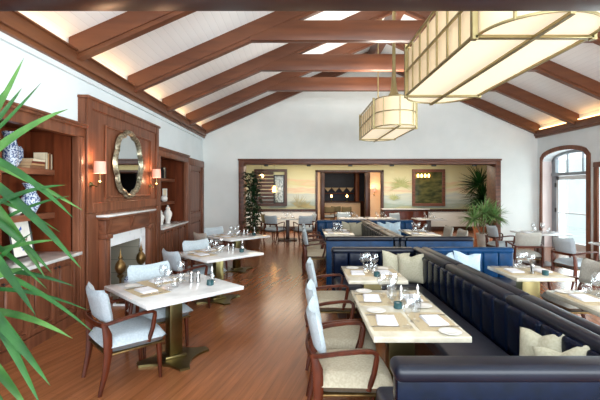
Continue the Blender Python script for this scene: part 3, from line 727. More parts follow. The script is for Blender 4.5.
def mk_candle():
    t = empty('candle_holder', (0, 0, 0)); t['category'] = 'candle holder'
    MB().lathe([(0.030, 0.0), (0.036, 0.005), (0.034, 0.05), (0.030, 0.05), (0.028, 0.02), (0.0, 0.02)], n=14).build('cup', 'teal', t, smooth=40)
    MB().lathe([(0.02, 0.021), (0.02, 0.04), (0.001, 0.042)], n=10).build('candle', 'china', t, smooth=40)
    return t
def mk_plate():
    o = MB().lathe([(0.0, 0.004), (0.045, 0.004), (0.072, 0.012), (0.074, 0.014), (0.070, 0.016), (0.045, 0.008), (0.0, 0.008)], n=24).build('side_plate', 'china', None, smooth=60)
    o['category'] = 'plate'; return o
def mk_napkin():
    m = MB()
    for k in range(3): m.box((-0.10+0.003*k, -0.072+0.002*k, 0.005*k), (0.10-0.002*k, 0.072-0.003*k, 0.005*k+0.005), 0.002, 1)
    o = m.build('folded_napkin', 'napkin', None); o['category'] = 'napkin'; return o
def mk_mat():
    o = B((-0.20, -0.14, 0), (0.20, 0.14, 0.003), 0.001, 1).build('placemat', 'placemat', None, smooth=0); o['category'] = 'placemat'; return o
def mk_knife():
    t = empty('table_knife', (0, 0, 0)); t['category'] = 'knife'
    MB().sweep([(-0.10, 0, 0.004), (-0.06, 0, 0.005), (-0.01, 0, 0.004)], [(0.005, 0.010), (0.006, 0.014), (0.005, 0.008)], side=(0, 0, 1)).build('handle', 'steel', t, smooth=60)
    MB().sweep([(-0.01, 0, 0.004), (0.04, 0, 0.003), (0.09, 0.0, 0.003), (0.11, 0.003, 0.003)], [(0.003, 0.009), (0.002, 0.018), (0.002, 0.017), (0.001, 0.003)], side=(0, 0, 1)).build('blade', 'steel', t, smooth=60)
    return t
def mk_fork():
    t = empty('table_fork', (0, 0, 0)); t['category'] = 'fork'
    MB().sweep([(-0.10, 0, 0.004), (-0.06, 0, 0.005), (0.03, 0, 0.005), (0.05, 0, 0.004)], [(0.004, 0.012), (0.005, 0.012), (0.004, 0.006), (0.003, 0.022)], side=(0, 0, 1)).build('handle', 'steel', t, smooth=60)
    for k in range(4):
        y = -0.0095+k*0.0063
        MB().sweep([(0.049, y, 0.004), (0.075, y, 0.003), (0.095, y, 0.006)], (0.002, 0.003), side=(0, 0, 1), n=4).build('tine', 'steel', t)
    return t
MK = {'wine': mk_wine, 'tumbler': mk_tumbler, 'cruet': mk_cruet, 'shaker': mk_shaker, 'candle': mk_candle, 'plate': mk_plate, 'napkin': mk_napkin, 'mat': mk_mat, 'knife': mk_knife, 'fork': mk_fork}
WORD = {'wine': ('stemmed wine glass', 'wine glasses'), 'tumbler': ('clear water tumbler', 'water tumblers'), 'cruet': ('glass cruet with stopper', 'cruets'), 'shaker': ('small metal shaker', 'shakers'), 'candle': ('dark teal candle holder', 'candle holders'), 'plate': ('round white side plate', 'side plates'), 'napkin': ('folded white napkin', 'folded napkins'), 'mat': ('tan woven placemat', 'placemats'), 'knife': ('steel table knife', 'table knives'), 'fork': ('steel table fork', 'table forks')}
def setting(tname, cx, cy, rot, items):
    """items: (kind, local x, local y, local rotation in degrees)"""
    ps = []
    for (k, x, y, a) in items:
        v = Matrix.Rotation(rot, 2) @ Vector((x, y)); ps.append((k, cx+v.x, cy+v.y, a, x, y))
    for k in {p[0] for p in ps}:
        same = [p for p in ps if p[0] == k]
        byY = sorted(same, key=lambda p: p[2]); nn = len(same)
        for i, p in enumerate(byY):
            if nn == 1: w = ''
            else:
                side = 'left' if p[1] < sum(q[1] for q in same)/nn else 'right'
                w = ', %s, %s side' % (['front', 'second', 'third', 'fourth', 'fifth', 'sixth'][i] if i < nn-1 else 'rearmost', side)
            z = ZT
            if k in ('napkin', 'knife', 'fork'):
                if any(q[0] == 'mat' and abs(q[4]-p[4]) < 0.2 and abs(q[5]-p[5]) < 0.2 for q in ps): z += 0.0032
            place(k, MK[k], (p[1], p[2], z), rot+R(p[3]), '%s on %s%s' % (WORD[k][0], tname, w), '%s on %s' % (WORD[k][1], tname))
# mats are long along local X; diners of the booth tables face +X / -X, so turn by 90
def booth_setting(name, cx, cy, ly, rich=True):
    q = ly/2
    it = []
    rows = (-q*0.52, q*0.52) if ly > 0.9 else (0,)
    for r_ in rows:
        for s in (-1, 1):
            it += [('mat', s*0.155, r_, 90), ('napkin', s*0.17, r_, 90 + (4 if s > 0 else -5))]
            if rich: it += [('knife', s*0.20, r_-s*0.125, 0 if s < 0 else 180), ('fork', s*0.20, r_+s*0.125, 0 if s < 0 else 180)]
            it += [('plate', s*0.20, r_+0.225 if s < 0 else r_-0.235, 0)] if ly > 0.9 or s < 0 else []
    return it
setting('the long foreground booth table', 0.79, 3.165, 0, booth_setting('', 0, 0, 1.13) + [
    ('wine', -0.05, -0.42, 0), ('wine', 0.03, -0.30, 0), ('wine', -0.07, 0.36, 0), ('wine', 0.04, 0.40, 0), ('wine', -0.03, 0.16, 0), ('tumbler', 0.12, 0.02, 0), ('tumbler', 0.10, -0.09, 0), ('tumbler', 0.00, 0.28, 0), ('tumbler', 0.10, 0.24, 0),
    ('cruet', 0.03, 0.08, 0), ('cruet', 0.17, 0.10, 0), ('candle', -0.01, 0.02, 0)])
setting('the booth table near the cream cushions', 0.815, 4.545, 0, [
    ('mat', -0.15, 0, 90), ('mat', 0.15, 0, 90), ('napkin', -0.17, -0.05, 88), ('napkin', 0.14, -0.03, 95), ('plate', -0.19, 0.22, 0), ('plate', 0.16, 0.2, 0), ('candle', 0.02, -0.20, 0),
    ('wine', -0.08, 0.10, 0), ('wine', -0.02, 0.17, 0), ('wine', 0.05, 0.08, 0), ('tumbler', -0.06, 0.0, 0), ('tumbler', 0.03, -0.02, 0), ('cruet', 0.0, 0.06, 0)])
def diag_items():
    # local frame of the table is turned 45 degrees; diners sit at -x and +y sides
    return [('mat', -0.27, 0, 90), ('mat', 0.0, 0.27, 0), ('napkin', -0.28, 0.0, 92), ('napkin', 0.0, 0.28, 2), ('plate', -0.30, 0.25, 0), ('plate', 0.25, 0.30, 0),
            ('knife', -0.3, -0.16, 0), ('fork', -0.3, 0.15, 0), ('wine', -0.06, 0.10, 0), ('wine', -0.12, -0.12, 0), ('wine', 0.16, 0.16, 0), ('tumbler', -0.13, 0.06, 0), ('tumbler', -0.02, -0.06, 0), ('tumbler', 0.10, 0.05, 0),
            ('shaker', 0.20, 0.02, 0), ('shaker', 0.25, -0.03, 0), ('candle', 0.27, -0.22, 0), ('cruet', 0.33, -0.16, 0)]
setting('the nearest diagonal marble table', -1.235, 3.92, R(45), diag_items())
setting('the middle diagonal marble table', -1.225, 5.975, R(45), diag_items())
setting('the farthest diagonal marble table', -1.29, 8.15, R(45), [i for i in diag_items() if i[0] not in ('knife', 'fork')])
setting('the table near the pale blue cushions', 2.625, 4.61, 0, [('mat', -0.15, 0, 90), ('mat', 0.15, 0, 90), ('napkin', -0.16, 0, 90), ('napkin', 0.16, 0, 90), ('plate', 0.2, 0.22, 0), ('wine', -0.03, 0.1, 0), ('wine', 0.05, 0.16, 0), ('wine', 0.03, -0.02, 0), ('tumbler', 0.0, 0.2, 0), ('shaker', -0.03, -0.14, 0), ('candle', 0.08, -0.2, 0)])
setting('the table at the right picture edge', 2.62, 3.165, 0, [('mat', -0.15, 0.3, 90), ('mat', -0.15, -0.25, 90), ('napkin', -0.16, 0.3, 90), ('napkin', -0.16, -0.25, 90), ('plate', -0.2, 0.5, 0), ('wine', -0.03, 0.33, 0), ('wine', 0.05, 0.42, 0), ('tumbler', -0.02, 0.46, 0), ('tumbler', -0.02, 0.12, 0)])
def far_items():
    return [('napkin', -0.17, 0.3, 90), ('napkin', 0.17, 0.3, 90), ('napkin', -0.17, -0.3, 90), ('napkin', 0.17, -0.3, 90), ('wine', -0.05, 0.25, 0), ('wine', 0.04, 0.1, 0), ('wine', -0.03, -0.1, 0), ('wine', 0.06, -0.3, 0), ('tumbler', 0.08, -0.05, 0), ('tumbler', -0.07, 0.02, 0), ('cruet', 0.0, 0.2, 0)]
setting('the far left booth table', 0.83, 8.95, 0, far_items())
setting('the far right booth table', 2.62, 8.85, 0, far_items())
small = [('napkin', -0.3, 0, 90), ('napkin', 0.3, 0, 90), ('wine', -0.12, 0.05, 0), ('wine', 0.1, 0.08, 0), ('wine', 0.0, -0.1, 0), ('tumbler', -0.05, 0.12, 0), ('tumbler', 0.16, -0.05, 0)]
for nm, x, y in (('the table under the left window', -0.40, 13.0), ('the doorway table, left', 1.70, 13.2), ('the doorway table, right', 2.65, 13.2), ('the table below the green picture', 4.15, 12.9), ('the table beside the glass door', 5.25, 8.75)):
    setting(nm, x, y, 0, small)

# ------------------------------------------------------------------ panel helpers on the left wall (faces +X)
def panel_door(m, x, y0, y1, z0, z1, th=0.04, st=0.055):
    m.box((x, y0, z0), (x+th, y0+st, z1), 0.003, 1); m.box((x, y1-st, z0), (x+th, y1, z1), 0.003, 1)
    m.box((x, y0+st, z0), (x+th, y1-st, z0+st), 0.003, 1); m.box((x, y0+st, z1-st), (x+th, y1-st, z1), 0.003, 1)
    m.box((x, y0+st, z0+st), (x+0.006, y1-st, z1-st)); m.box((x+0.004, y0+st+0.035, z0+st+0.035), (x+th-0.004, y1-st-0.035, z1-st-0.035), 0.016, 1)
def frame_ring(m, x, y0, y1, z0, z1, w, th):
    m.box((x, y0, z0), (x+th, y0+w, z1), th*0.4, 1); m.box((x, y1-w, z0), (x+th, y1, z1), th*0.4, 1)
    m.box((x, y0+w, z0), (x+th, y1-w, z0+w), th*0.4, 1); m.box((x, y0+w, z1-w), (x+th, y1-w, z1), th*0.4, 1)
def bookcase(Y0, Y1, bays, door_edges, label):
    t = empty('built_in_bookcase', (-3.1, (Y0+Y1)/2, 0), 0, label, 'bookcase', 'built-in bookcases in the left wall')
    T = Matrix.Translation((3.1, -(Y0+Y1)/2, 0))
    def bd(m, nm, mat, par=t): return m.xf(T).build(nm, mat, par)
    XF = -2.75
    m = MB()
    for a in (Y0, Y1-0.15):
        m.box((XF-0.1, a, 0), (XF, a+0.15, 2.32), 0.006); m.box((XF-0.02, a+0.03, 0.1), (XF+0.014, a+0.12, 2.30), 0.008)
    m.box((XF-0.1, Y0, 2.30), (XF, Y1, 2.44), 0.006)
    m.box((XF-0.1, Y0-0.0, 2.42), (XF+0.03, Y1, 2.455), 0.01); m.box((XF-0.1, Y0, 2.45), (XF+0.05, Y1, 2.475), 0.008)
    bd(m, 'casing', 'wood_v')
    m = MB()
    for a in (Y0+0.09, Y1-0.15): m.box((-3.06, a, 0.87), (XF-0.08, a+0.06, 2.36))
    m.box((-3.4, Y0+0.1, 0.87), (-3.36, Y1-0.1, 2.36)); m.box((-3.4, Y0+0.1, 2.36), (XF-0.08, Y1-0.1, 2.40))
    m.box((-3.4, Y0+0.09, 0.87), (-3.06, Y0+0.13, 2.36)); m.box((-3.4, Y1-0.13, 0.87), (-3.06, Y1-0.09, 2.36))
    bd(m, 'lining', 'niche')
    for y in bays:
        bd(B((-3.37, y-0.02, 0.87), (-3.05, y+0.02, 2.36), 0.003), 'upright', 'niche')
    e = [Y0+0.13] + list(bays) + [Y1-0.13]
    for a, b in zip(e[:-1], e[1:]):
        for z in (1.32, 1.85):
            bd(B((-3.37, a+0.021, z-0.03), (-3.045, b-0.021, z+0.04), 0.004), 'shelf', 'wood_h')
    bd(B((-3.4, Y0+0.15, 0.0), (XF-0.06, Y1-0.15, 0.835), 0.0).box((XF-0.06, Y0+0.15, 0), (XF-0.02, Y1-0.15, 0.12)), 'cabinet', 'wood_v')
    for a, b in zip(door_edges[:-1], door_edges[1:]):
        m = MB(); panel_door(m, XF-0.06, a+0.005, b-0.005, 0.13, 0.83); d = bd(m, 'door', 'wood_v')
        right = round((door_edges[-1]-b)/(b-a)) % 2 == 0
        yk = a+0.035 if right else b-0.035
        m = MB().lathe([(0.006, 0), (0.006, 0.012), (0.014, 0.018), (0.012, 0.028), (0.0, 0.032)], c=(XF-0.02, yk, 0.76), n=10, axis='X'); bd(m, 'knob', 'black', d)
    return t
bookcase(1.0, 5.12, (2.1, 3.1, 4.07), [4.97-0.43*k for k in range(9)][::-1], 'tall wooden built-in bookcase behind the foreground palm leaves')
bookcase(7.75, 9.87, (), [7.90, 8.34, 8.78, 9.22, 9.72], 'smaller-looking wooden bookcase with white jars right of the fireplace')
tag(B((-3.38, 1.15, 0.836), (-2.70, 4.97, 0.875), 0.006).build('countertop', 'marble'), 'pale marble countertop of the bookcase behind the palm leaves', 'countertop')
tag(B((-3.38, 7.90, 0.836), (-2.70, 9.72, 0.875), 0.006).build('countertop', 'marble'), 'white marble countertop under the white ginger jars', 'countertop')
# panelled door beyond
d = empty('door_2', (XL, 10.75, 0)); tag(d, kind='structure')
T = Matrix.Translation((-XL, -10.75, 0))
m = MB(); m.box((XL, 9.95, 0), (XL+0.08, 10.13, 2.40), 0.008); m.box((XL, 11.38, 0), (XL+0.08, 11.55, 2.40), 0.008); m.box((XL, 9.95, 2.26), (XL+0.085, 11.55, 2.44), 0.008)
m.xf(T).build('door_frame', 'wood_v', d)
m = MB(); panel_door(m, XL+0.005, 10.13, 11.38, 0.02, 0.9, 0.04, 0.12); panel_door(m, XL+0.005, 10.13, 11.38, 0.9, 2.26, 0.04, 0.12)
m.xf(T).build('door_leaf', 'wood_v', d)
struct('baseboard_left', MB().box((XL, 9.87, 0), (XL+0.03, 9.95, 0.14)).box((XL, 11.55, 0), (XL+0.03, YF, 0.14)).box((XL, -1, 0), (XL+0.03, 1.0, 0.14)), 'wood_h')
struct('baseboard_back', MB().box((XL, YF-0.03, 0), (OX0, YF, 0.14)).box((OX1, YF-0.03, 0), (XR, YF, 0.14)), 'wood_x')
struct('baseboard_right', MB().box((XR-0.03, 6.65, 0), (XR, 7.2, 0.14)).box((XR-0.03, 3.65, 0), (XR, 4.15, 0.14)), 'wood_h')

# chimney breast panelling
t = empty('chimney_panelling', (-2.75, 6.435, 0), 0, 'tall wooden panelled chimney breast holding the mirror', 'panelling')
T = Matrix.Translation((2.75, -6.435, 0))
m = MB(); XP = -2.75
m.box((XL, 5.13, 0), (XP, 5.75, 2.82)); m.box((XL, 6.86, 0), (XP, 7.74, 2.82)); m.box((XL, 5.75, 0.83), (XP, 6.86, 2.82))
m.xf(T).build('backing_board', 'wood_v', t, smooth=0)
m = MB(); frame_ring(m, XP, 5.13, 7.74, 1.33, 2.84, 0.14, 0.025); m.box((XP, 5.13, 0), (XP+0.025, 5.25, 1.33), 0.008, 1); m.box((XP, 7.62, 0), (XP+0.025, 7.74, 1.33), 0.008, 1)
m.box((XL, 5.11, 2.82), (XP+0.05, 7.76, 2.86), 0.01)
m.xf(T).build('outer_moulding', 'wood_v', t)
m = MB(); frame_ring(m, XP, 5.62, 7.35, 1.52, 2.55, 0.035, 0.028)
m.xf(T).build('inner_moulding', 'wood_v', t)
# fireplace
t = empty('fireplace', (-2.75, 6.3, 0), 0, 'fireplace with wooden mantel, marble surround and pale brick firebox', 'fireplace')
T = Matrix.Translation((2.75, -6.3, 0))
def bd(m, nm, mat, par=t, **k): return m.xf(T).build(nm, mat, par, **k)
m = MB(); m.box((XP-0.1, 5.40, 1.265), (-2.585, 7.21, 1.295), 0.008); bd(m, 'mantel_shelf', 'marble')
m = MB(); m.box((XP, 5.46, 1.00), (-2.655, 7.16, 1.22), 0.004); m.box((XP, 5.42, 1.225), (-2.61, 7.19, 1.265), 0.012)
m.box((XP, 5.46, 1.0), (-2.64, 7.16, 1.03), 0.006)
bd(m, 'frieze', 'wood_h')
for a, b in ((5.46, 5.61), (7.03, 7.17)):
    m = MB(); m.box((XP, a, 0), (-2.655, b, 1.0), 0.006); m.box((XP, a-0.025, 0.0), (-2.63, b+0.025, 0.14), 0.006); m.box((XP, a-0.02, 0.96), (-2.625, b+0.02, 1.03), 0.01); m.box((XP, a+0.03, 0.2), (-2.645, b-0.03, 0.92), 0.006)
    bd(m, 'pilaster', 'wood_v')
for y in (5.53, 6.3, 7.1):
    m = MB(); m.prism([(-2.655, y-0.04, 1.225), (-2.605, y-0.04, 1.225), (-2.615, y-0.04, 1.18), (-2.64, y-0.04, 1.10), (-2.655, y-0.04, 1.03)], (0, 0, 0), (0, 0.08, 0)); bd(m, 'corbel', 'wood_v', smooth=0)
m = MB(); m.box((XP-0.02, 5.55, 0.82), (XP+0.03, 7.05, 1.0)); m.box((XP-0.02, 5.55, 0), (XP+0.03, 5.75, 0.83)); m.box((XP-0.02, 6.86, 0), (XP+0.03, 7.05, 0.83))
bd(m, 'marble_surround', 'marble_grey', smooth=0)
m = MB(); m.box((-3.42, 5.75, 0), (-3.38, 6.86, 0.83)); m.box((-3.4, 5.725, 0), (-2.76, 5.755, 0.83)); m.box((-3.4, 6.855, 0), (-2.76, 6.885, 0.83)); m.box((-3.4, 5.75, 0.815), (-2.76, 6.86, 0.84))
m.box((-3.4, 5.75, 0.0), (-2.74, 6.86, 0.02))
bd(m, 'firebox', 'brick', smooth=0)
tag(B((-2.72, 5.62, 0), (-2.22, 7.02, 0.03), 0.01).build('hearth_slab', 'marble_grey'), 'grey marble hearth slab in front of the fireplace', 'hearth')
def andiron(y, lab):
    t = empty('andiron', (-2.56, y, 0.03), 0, lab, 'andiron', 'brass andirons on the hearth')
    MB().lathe([(0.06, 0), (0.06, 0.02), (0.02, 0.05), (0.03, 0.12), (0.018, 0.2), (0.018, 0.34), (0.05, 0.38), (0.05, 0.39), (0.02, 0.41)], n=16).build('pedestal', 'antique', t, smooth=50)
    MB().lathe([(0.02, 0.40), (0.06, 0.44), (0.078, 0.50), (0.066, 0.56), (0.035, 0.60), (0.022, 0.62), (0.035, 0.64), (0.02, 0.67), (0.008, 0.72), (0.001, 0.78)], n=18).build('urn_finial', 'antique', t, smooth=60)
    B((-0.35, -0.02, 0.02), (0, 0.02, 0.05)).build('log_bar', 'black', t)
andiron(5.70, 'brass urn-topped andiron on the left of the hearth'); andiron(6.44, 'brass urn-topped andiron on the right of the hearth')
# dark blue kettle bowl beside the left andiron
o = MB().lathe([(0.05, 0), (0.09, 0.03), (0.11, 0.09), (0.085, 0.15), (0.05, 0.17), (0.045, 0.165), (0.0, 0.16)], n=18).build('ginger_pot', 'bluewhite', None, smooth=60, loc=(-2.42, 5.76, 0.25)); 
tag(o, 'blue and white round pot by the left andiron', 'pot')
o = tag(B((-0.13, -0.13, 0), (0.13, 0.13, 0.22), 0.01).build('hearth_stool', 'dark_wood', None, loc=(-2.42, 5.76, 0.03)), 'low dark block under the blue and white pot', 'stool')
# mirror
t = empty('wall_mirror', (-2.72, 6.33, 2.04), 0, 'round scalloped gilt-framed mirror above the mantel', 'mirror')
n = 96; ri, ro = [], []
for k in range(n):
    a = 2*PI*k/n; s = 0.97+0.075*abs(math.cos(4*a))**0.7
    ro.append((math.cos(a)*0.50*s, math.sin(a)*0.52*s)); ri.append((math.cos(a)*0.42*s, math.sin(a)*0.44*s))
vs = []; fs = []
for k in range(n):
    (a, b), (c, d_) = ro[k], ri[k]
    vs += [(0, a, b), (0.05, a*0.97, b*0.97), (0.06, (a+c)/2, (b+d_)/2), (0.035, c*1.01, d_*1.01), (0.012, c, d_)]
for k in range(n):
    q = (k+1) % n
    for j in range(4): fs.append((k*5+j, q*5+j, q*5+j+1, k*5+j+1))
MB().add(vs, fs).build('frame', 'silverleaf', t, smooth=60)
vs = [(0.014, a*1.01, b*1.01) for a, b in ri] + [(0.0, a*1.01, b*1.01) for a, b in ri]
MB().add(vs, [tuple(range(n)), tuple(range(n, 2*n))[::-1]] + [(k, (k+1) % n, n+(k+1) % n, n+k) for k in range(n)]).build('mirror_glass', 'mirror', t, smooth=0)
# sconces
def sconce():
    t = empty('wall_sconce', (0, 0, 0)); t['category'] = 'wall lamp'
    MB().lathe([(0.0, 0), (0.035, 0.0), (0.03, 0.02), (0.0, 0.025)], c=(0, 0, -0.22), n=14, axis='X').build('back_plate', 'brass', t, smooth=50)
    MB().sweep([(0.01, 0, -0.22), (0.08, 0, -0.25), (0.12, 0, -0.20), (0.12, 0, -0.05)], (0.014, 0.014)).lathe([(0.012, -0.2), (0.03, -0.19), (0.012, -0.17)], c=(0.12, 0, 0), n=10).build('arm', 'brass', t, smooth=50)
    MB().shell([(0.076, -0.078), (0.069, 0.078), (0.066, 0.078), (0.073, -0.078)], c=(0.12, 0, 0.0), n=4 * 5).build('shade', 'shade', t, smooth=50)
    MB().lathe([(0.01, -0.04), (0.022, 0), (0.01, 0.035), (0.0, 0.04)], c=(0.12, 0, 0), n=10).build('bulb', 'bulb', t, smooth=50)
    return t
gs = 'brass wall sconces beside the mirror'
place('sconce', sconce, (-2.72, 5.20, 1.93), 0, 'brass sconce with pale shade left of the round mirror', gs)
place('sconce', sconce, (-2.72, 7.25, 1.93), 0, 'brass sconce with pale shade right of the round mirror', gs)
for y in (5.20, 7.25):
    point('sconce_lamp', (-2.60, y, 2.04), 3.5, (1.0, 0.62, 0.36), 0.03); point('sconce_lamp', (-2.60, y, 1.80), 3.5, (1.0, 0.62, 0.36), 0.03)
place('sconce', sconce, (3.2, 17.28, 1.62), R(-90), 'glowing sconce on the cream wall inside the far doorway', 'far sconce')
point('sconce_lamp', (3.2, 17.1, 1.75), 3, (1, 0.7, 0.4), 0.03)

# ------------------------------------------------------------------ things in the bookcases
def book(name_label, mat, x, y, z, sx, sy, sz, grp, rz=0):
    o = empty('book', (x, y, z), R(rz), name_label, 'book', grp)
    # cover with spine on +x, page block inside
    m = MB()
    if sz <= sy:   # lying flat
        m.box((-sx/2, -sy/2, 0), (sx/2, sy/2, 0.003)); m.box((-sx/2, -sy/2, sz-0.003), (sx/2, sy/2, sz)); m.box((sx/2-0.004, -sy/2, 0), (sx/2, sy/2, sz))
    else:
        m.box((-sx/2, -sy/2, 0), (sx/2, -sy/2+0.003, sz)); m.box((-sx/2, sy/2-0.003, 0), (sx/2, sy/2, sz)); m.box((sx/2-0.004, -sy/2, 0), (sx/2, sy/2, sz))
    m.build('cover', mat, o, smooth=0)
    e = 0.0035
    B((-sx/2+0.005, -sy/2+e, e), (sx/2-0.005, sy/2-e, sz-e)).build('pages', 'pages', o, smooth=0)
g = 'books on the upper shelf behind the palm leaves'
zz = 1.89
for k, (mt, h, w, lb) in enumerate((('book_brown', 0.03, 0.26, 'brown book, bottom of the flat stack on the upper shelf'), ('book_tan', 0.028, 0.25, 'tan book second from the bottom of the flat stack'), ('book_red', 0.022, 0.24, 'reddish book third from the bottom of the flat stack'), ('book_cream', 0.03, 0.22, 'cream book on top of the flat stack on the upper shelf'))):
    book(lb, mt, -3.15, 4.68+0.008*k, zz, 0.17, w, h, g); zz += h+0.0005
for k, (mt, w, h, lb) in enumerate((('book_cream', 0.03, 0.2, 'cream upright book next to the flat stack'), ('book_tan', 0.026, 0.19, 'tan upright book, second of the upright row'), ('book_brown', 0.024, 0.2, 'brown upright book, third of the upright row'), ('book_cream', 0.022, 0.185, 'cream upright book at the right end of the row'))):
    book(lb, mt, -3.14, 4.842+0.032*k, 1.89, 0.15, w, h, g)
def vase(name, prof, mat, loc, label, n=20, cat='vase', group=None):
    o = MB().lathe(prof, n=n).build(name, mat, None, smooth=60, loc=loc); return tag(o, label, cat, group)
VA = [(0.062, 0), (0.068, 0.02), (0.076, 0.12), (0.074, 0.22), (0.058, 0.29), (0.062, 0.33), (0.088, 0.39), (0.083, 0.39), (0.055, 0.33), (0.0, 0.32)]
vase('porcelain_vase', VA, 'bluewhite', (-3.20, 4.42, 1.89), 'tall blue and white flared vase on the upper shelf')
vase('porcelain_jar', [(0.07, 0), (0.075, 0.01), (0.075, 0.22), (0.06, 0.235), (0.06, 0.25), (0.0, 0.255)], 'bluewhite', (-3.27, 4.60, 1.89), 'pale blue and white cylindrical jar behind the tall vase', cat='jar')
vase('porcelain_vase', [(0.05, 0), (0.055, 0.01), (0.10, 0.10), (0.10, 0.17), (0.06, 0.25), (0.05, 0.30), (0.09, 0.36), (0.085, 0.36), (0.045, 0.30), (0.0, 0.29)], 'bluewhite', (-3.18, 4.72, 1.36), 'round-bellied blue and white vase on the lower shelf')
vase('ceramic_orb', [(0.03, 0), (0.06, 0.03), (0.075, 0.075), (0.06, 0.12), (0.0, 0.145)], 'white_cer', (-3.15, 4.44, 1.36), 'cream ceramic orb on the lower shelf left of the vase', cat='ornament')
# framed butterfly print
t = empty('framed_print', (-3.12, 4.52, 0.876), 0, 'leaning framed butterfly print on the pale countertop', 'picture'); t.rotation_euler = (0, R(-10), 0)
m = MB(); frame_ring(m, 0, -0.18, 0.18, 0, 0.44, 0.02, 0.02); m.build('frame', 'black', t)
B((-0.004, -0.165, 0.015), (0.004, 0.165, 0.425)).build('print_sheet', 'paper', t, smooth=0)
def bfly(y, z, s, mat, nm):
    m = MB()
    for q in (-1, 1):
        m.prism([(0.005, y, z), (0.005, y+q*s, z+s*0.9), (0.005, y+q*s*1.1, z+s*0.3), (0.005, y+q*0.3*s, z-0.05*s)], (0, 0, 0), (0.001, 0, 0))
        m.prism([(0.005, y, z), (0.005, y+q*s*0.7, z-0.1*s), (0.005, y+q*s*0.6, z-s*0.7), (0.005, y+q*0.15*s, z-0.4*s)], (0, 0, 0), (0.001, 0, 0))
    m.build(nm, mat, t, smooth=0)
bfly(-0.03, 0.30, 0.06, 'butterfly', 'printed_butterfly'); bfly(0.07, 0.20, 0.035, 'moth', 'printed_butterfly'); bfly(0.02, 0.1, 0.04, 'butterfly', 'printed_butterfly')
# far bookcase
GJ = [(0.05, 0), (0.055, 0.01), (0.05, 0.04), (0.09, 0.17), (0.095, 0.23), (0.06, 0.29), (0.045, 0.31), (0.05, 0.33), (0.055, 0.34), (0.03, 0.37), (0.012, 0.385), (0.018, 0.40), (0.0, 0.415)]
vase('ginger_jar', GJ, 'white_cer', (-3.0, 9.08, 0.876), 'larger white lidded ginger jar on the marble countertop', cat='jar', group='white ginger jars')
vase('ginger_jar', [(r*0.72, z*0.76) for r, z in GJ], 'white_cer', (-3.02, 8.70, 0.876), 'smaller white lidded ginger jar left of the larger one', cat='jar', group='white ginger jars')
for k, (mt, w, lb) in enumerate((('book_black', 0.05, 'black book at the left end of the far upper shelf'), ('book_black', 0.045, 'black book second on the far upper shelf'), ('book_cream', 0.02, 'thin pale book between black books on the far shelf'), ('book_black', 0.05, 'black book at the right end of the far upper shelf row'))):
    book(lb, mt, -3.14, 8.95+0.06*k, 1.89, 0.16, w, 0.24 if k != 1 else 0.2, 'books on the far upper shelf')
t = empty('photo_frame', (-3.15, 8.85, 1.361), R(20), 'white photo frame on the far lower shelf, left one', 'photo frame'); m = MB(); frame_ring(m, 0, -0.09, 0.09, 0, 0.26, 0.02, 0.015); m.build('frame', 'white_cer', t); B((-0.003, -0.08, 0.01), (0.003, 0.08, 0.25)).build('photo', 'cardgrey', t, smooth=0)
t = empty('photo_frame', (-3.15, 9.30, 1.361), R(-10), 'pale photo frame on the far lower shelf, right one', 'photo frame'); m = MB(); frame_ring(m, 0, -0.10, 0.10, 0, 0.30, 0.02, 0.015); m.build('frame', 'white_cer', t); B((-0.003, -0.09, 0.01), (0.003, 0.09, 0.29)).build('photo', 'book_cream', t, smooth=0)
vase('ceramic_orb', [(0.03, 0), (0.07, 0.04), (0.08, 0.085), (0.06, 0.13), (0.0, 0.15)], 'white_cer', (-3.10, 9.12, 1.36), 'grey-white orb between the photo frames on the far shelf', cat='ornament')

# ------------------------------------------------------------------ wall windows / pictures in the alcove
t = empty('interior_window', (-1.14, YB, 1.71), 0, 'dark wood framed window on the mural wall at left with glowing lamps', 'window')
def frame_y(m, x0, x1, z0, z1, w, th):
    m.box((x0, -th, z0), (x0+w, 0, z1), 0.006, 1); m.box((x1-w, -th, z0), (x1, 0, z1), 0.006, 1); m.box((x0+w, -th, z0), (x1-w, 0, z0+w), 0.006, 1); m.box((x0+w, -th, z1-w), (x1-w, 0, z1), 0.006, 1)
m = MB(); frame_y(m, -0.66, 0.63, -0.73, 0.72, 0.10, 0.10); m.build('frame', 'dark_wood', t)
m = MB()
for k in range(9): m.box((-0.56, -0.02, -0.62+k*0.14), (0.10, -0.005, -0.51+k*0.14), 0.003, 1)
m.build('slatted_screen', 'dark_wood', t, smooth=0)
m = MB(); frame_y(m, 0.10, 0.53, -0.63, 0.50, 0.05, 0.05); m.build('inner_frame', 'black', t)
B((0.12, -0.03, -0.6), (0.51, -0.02, 0.46)).build('pane', noisy('grey_garden_glass', (60, 70, 66), (150, 160, 156), (8, 1, 5), 0.1, nscale=2), t, smooth=0)
for k, (x, z, r) in enumerate(((-0.36, 0.45, 0.085), (0.13, -0.06, 0.085))):
    l = empty('pendant_bulb', (-1.14+x, YB-0.12, 1.71+z), 0, ['round glowing globe lamp at the upper left of the dark framed window', 'amber glowing pendant at the centre of the dark framed window'][k], 'lamp')
    (MB().lathe([(0.0, -r), (r*0.7, -r*0.7), (r, 0), (r*0.7, r*0.7), (0.0, r)], n=12) if k == 0 else MB().lathe([(0.05, -0.12), (0.07, -0.1), (0.05, 0.08), (0.02, 0.12), (0, 0.12)], n=12)).build('globe', 'bulb' if k else emit('globe_glow', (255, 214, 150), 3.0), l, smooth=60)
    MB().sweep([(0, 0, r*0.9), (0, 0, 1.04-z-0.02)], (0.008, 0.008)).build('cord', 'black', l)
t = empty('framed_picture', (5.07, YB, 1.71), 0, 'dark green glazed picture in a brown frame on the mural wall at right', 'picture')
m = MB(); frame_y(m, -0.65, 0.64, -0.73, 0.72, 0.11, 0.08); m.build('frame', 'wood_x', t)
B((-0.56, -0.03, -0.64), (0.55, -0.01, 0.63)).build('glazed_panel', 'screen_green', t, smooth=0)
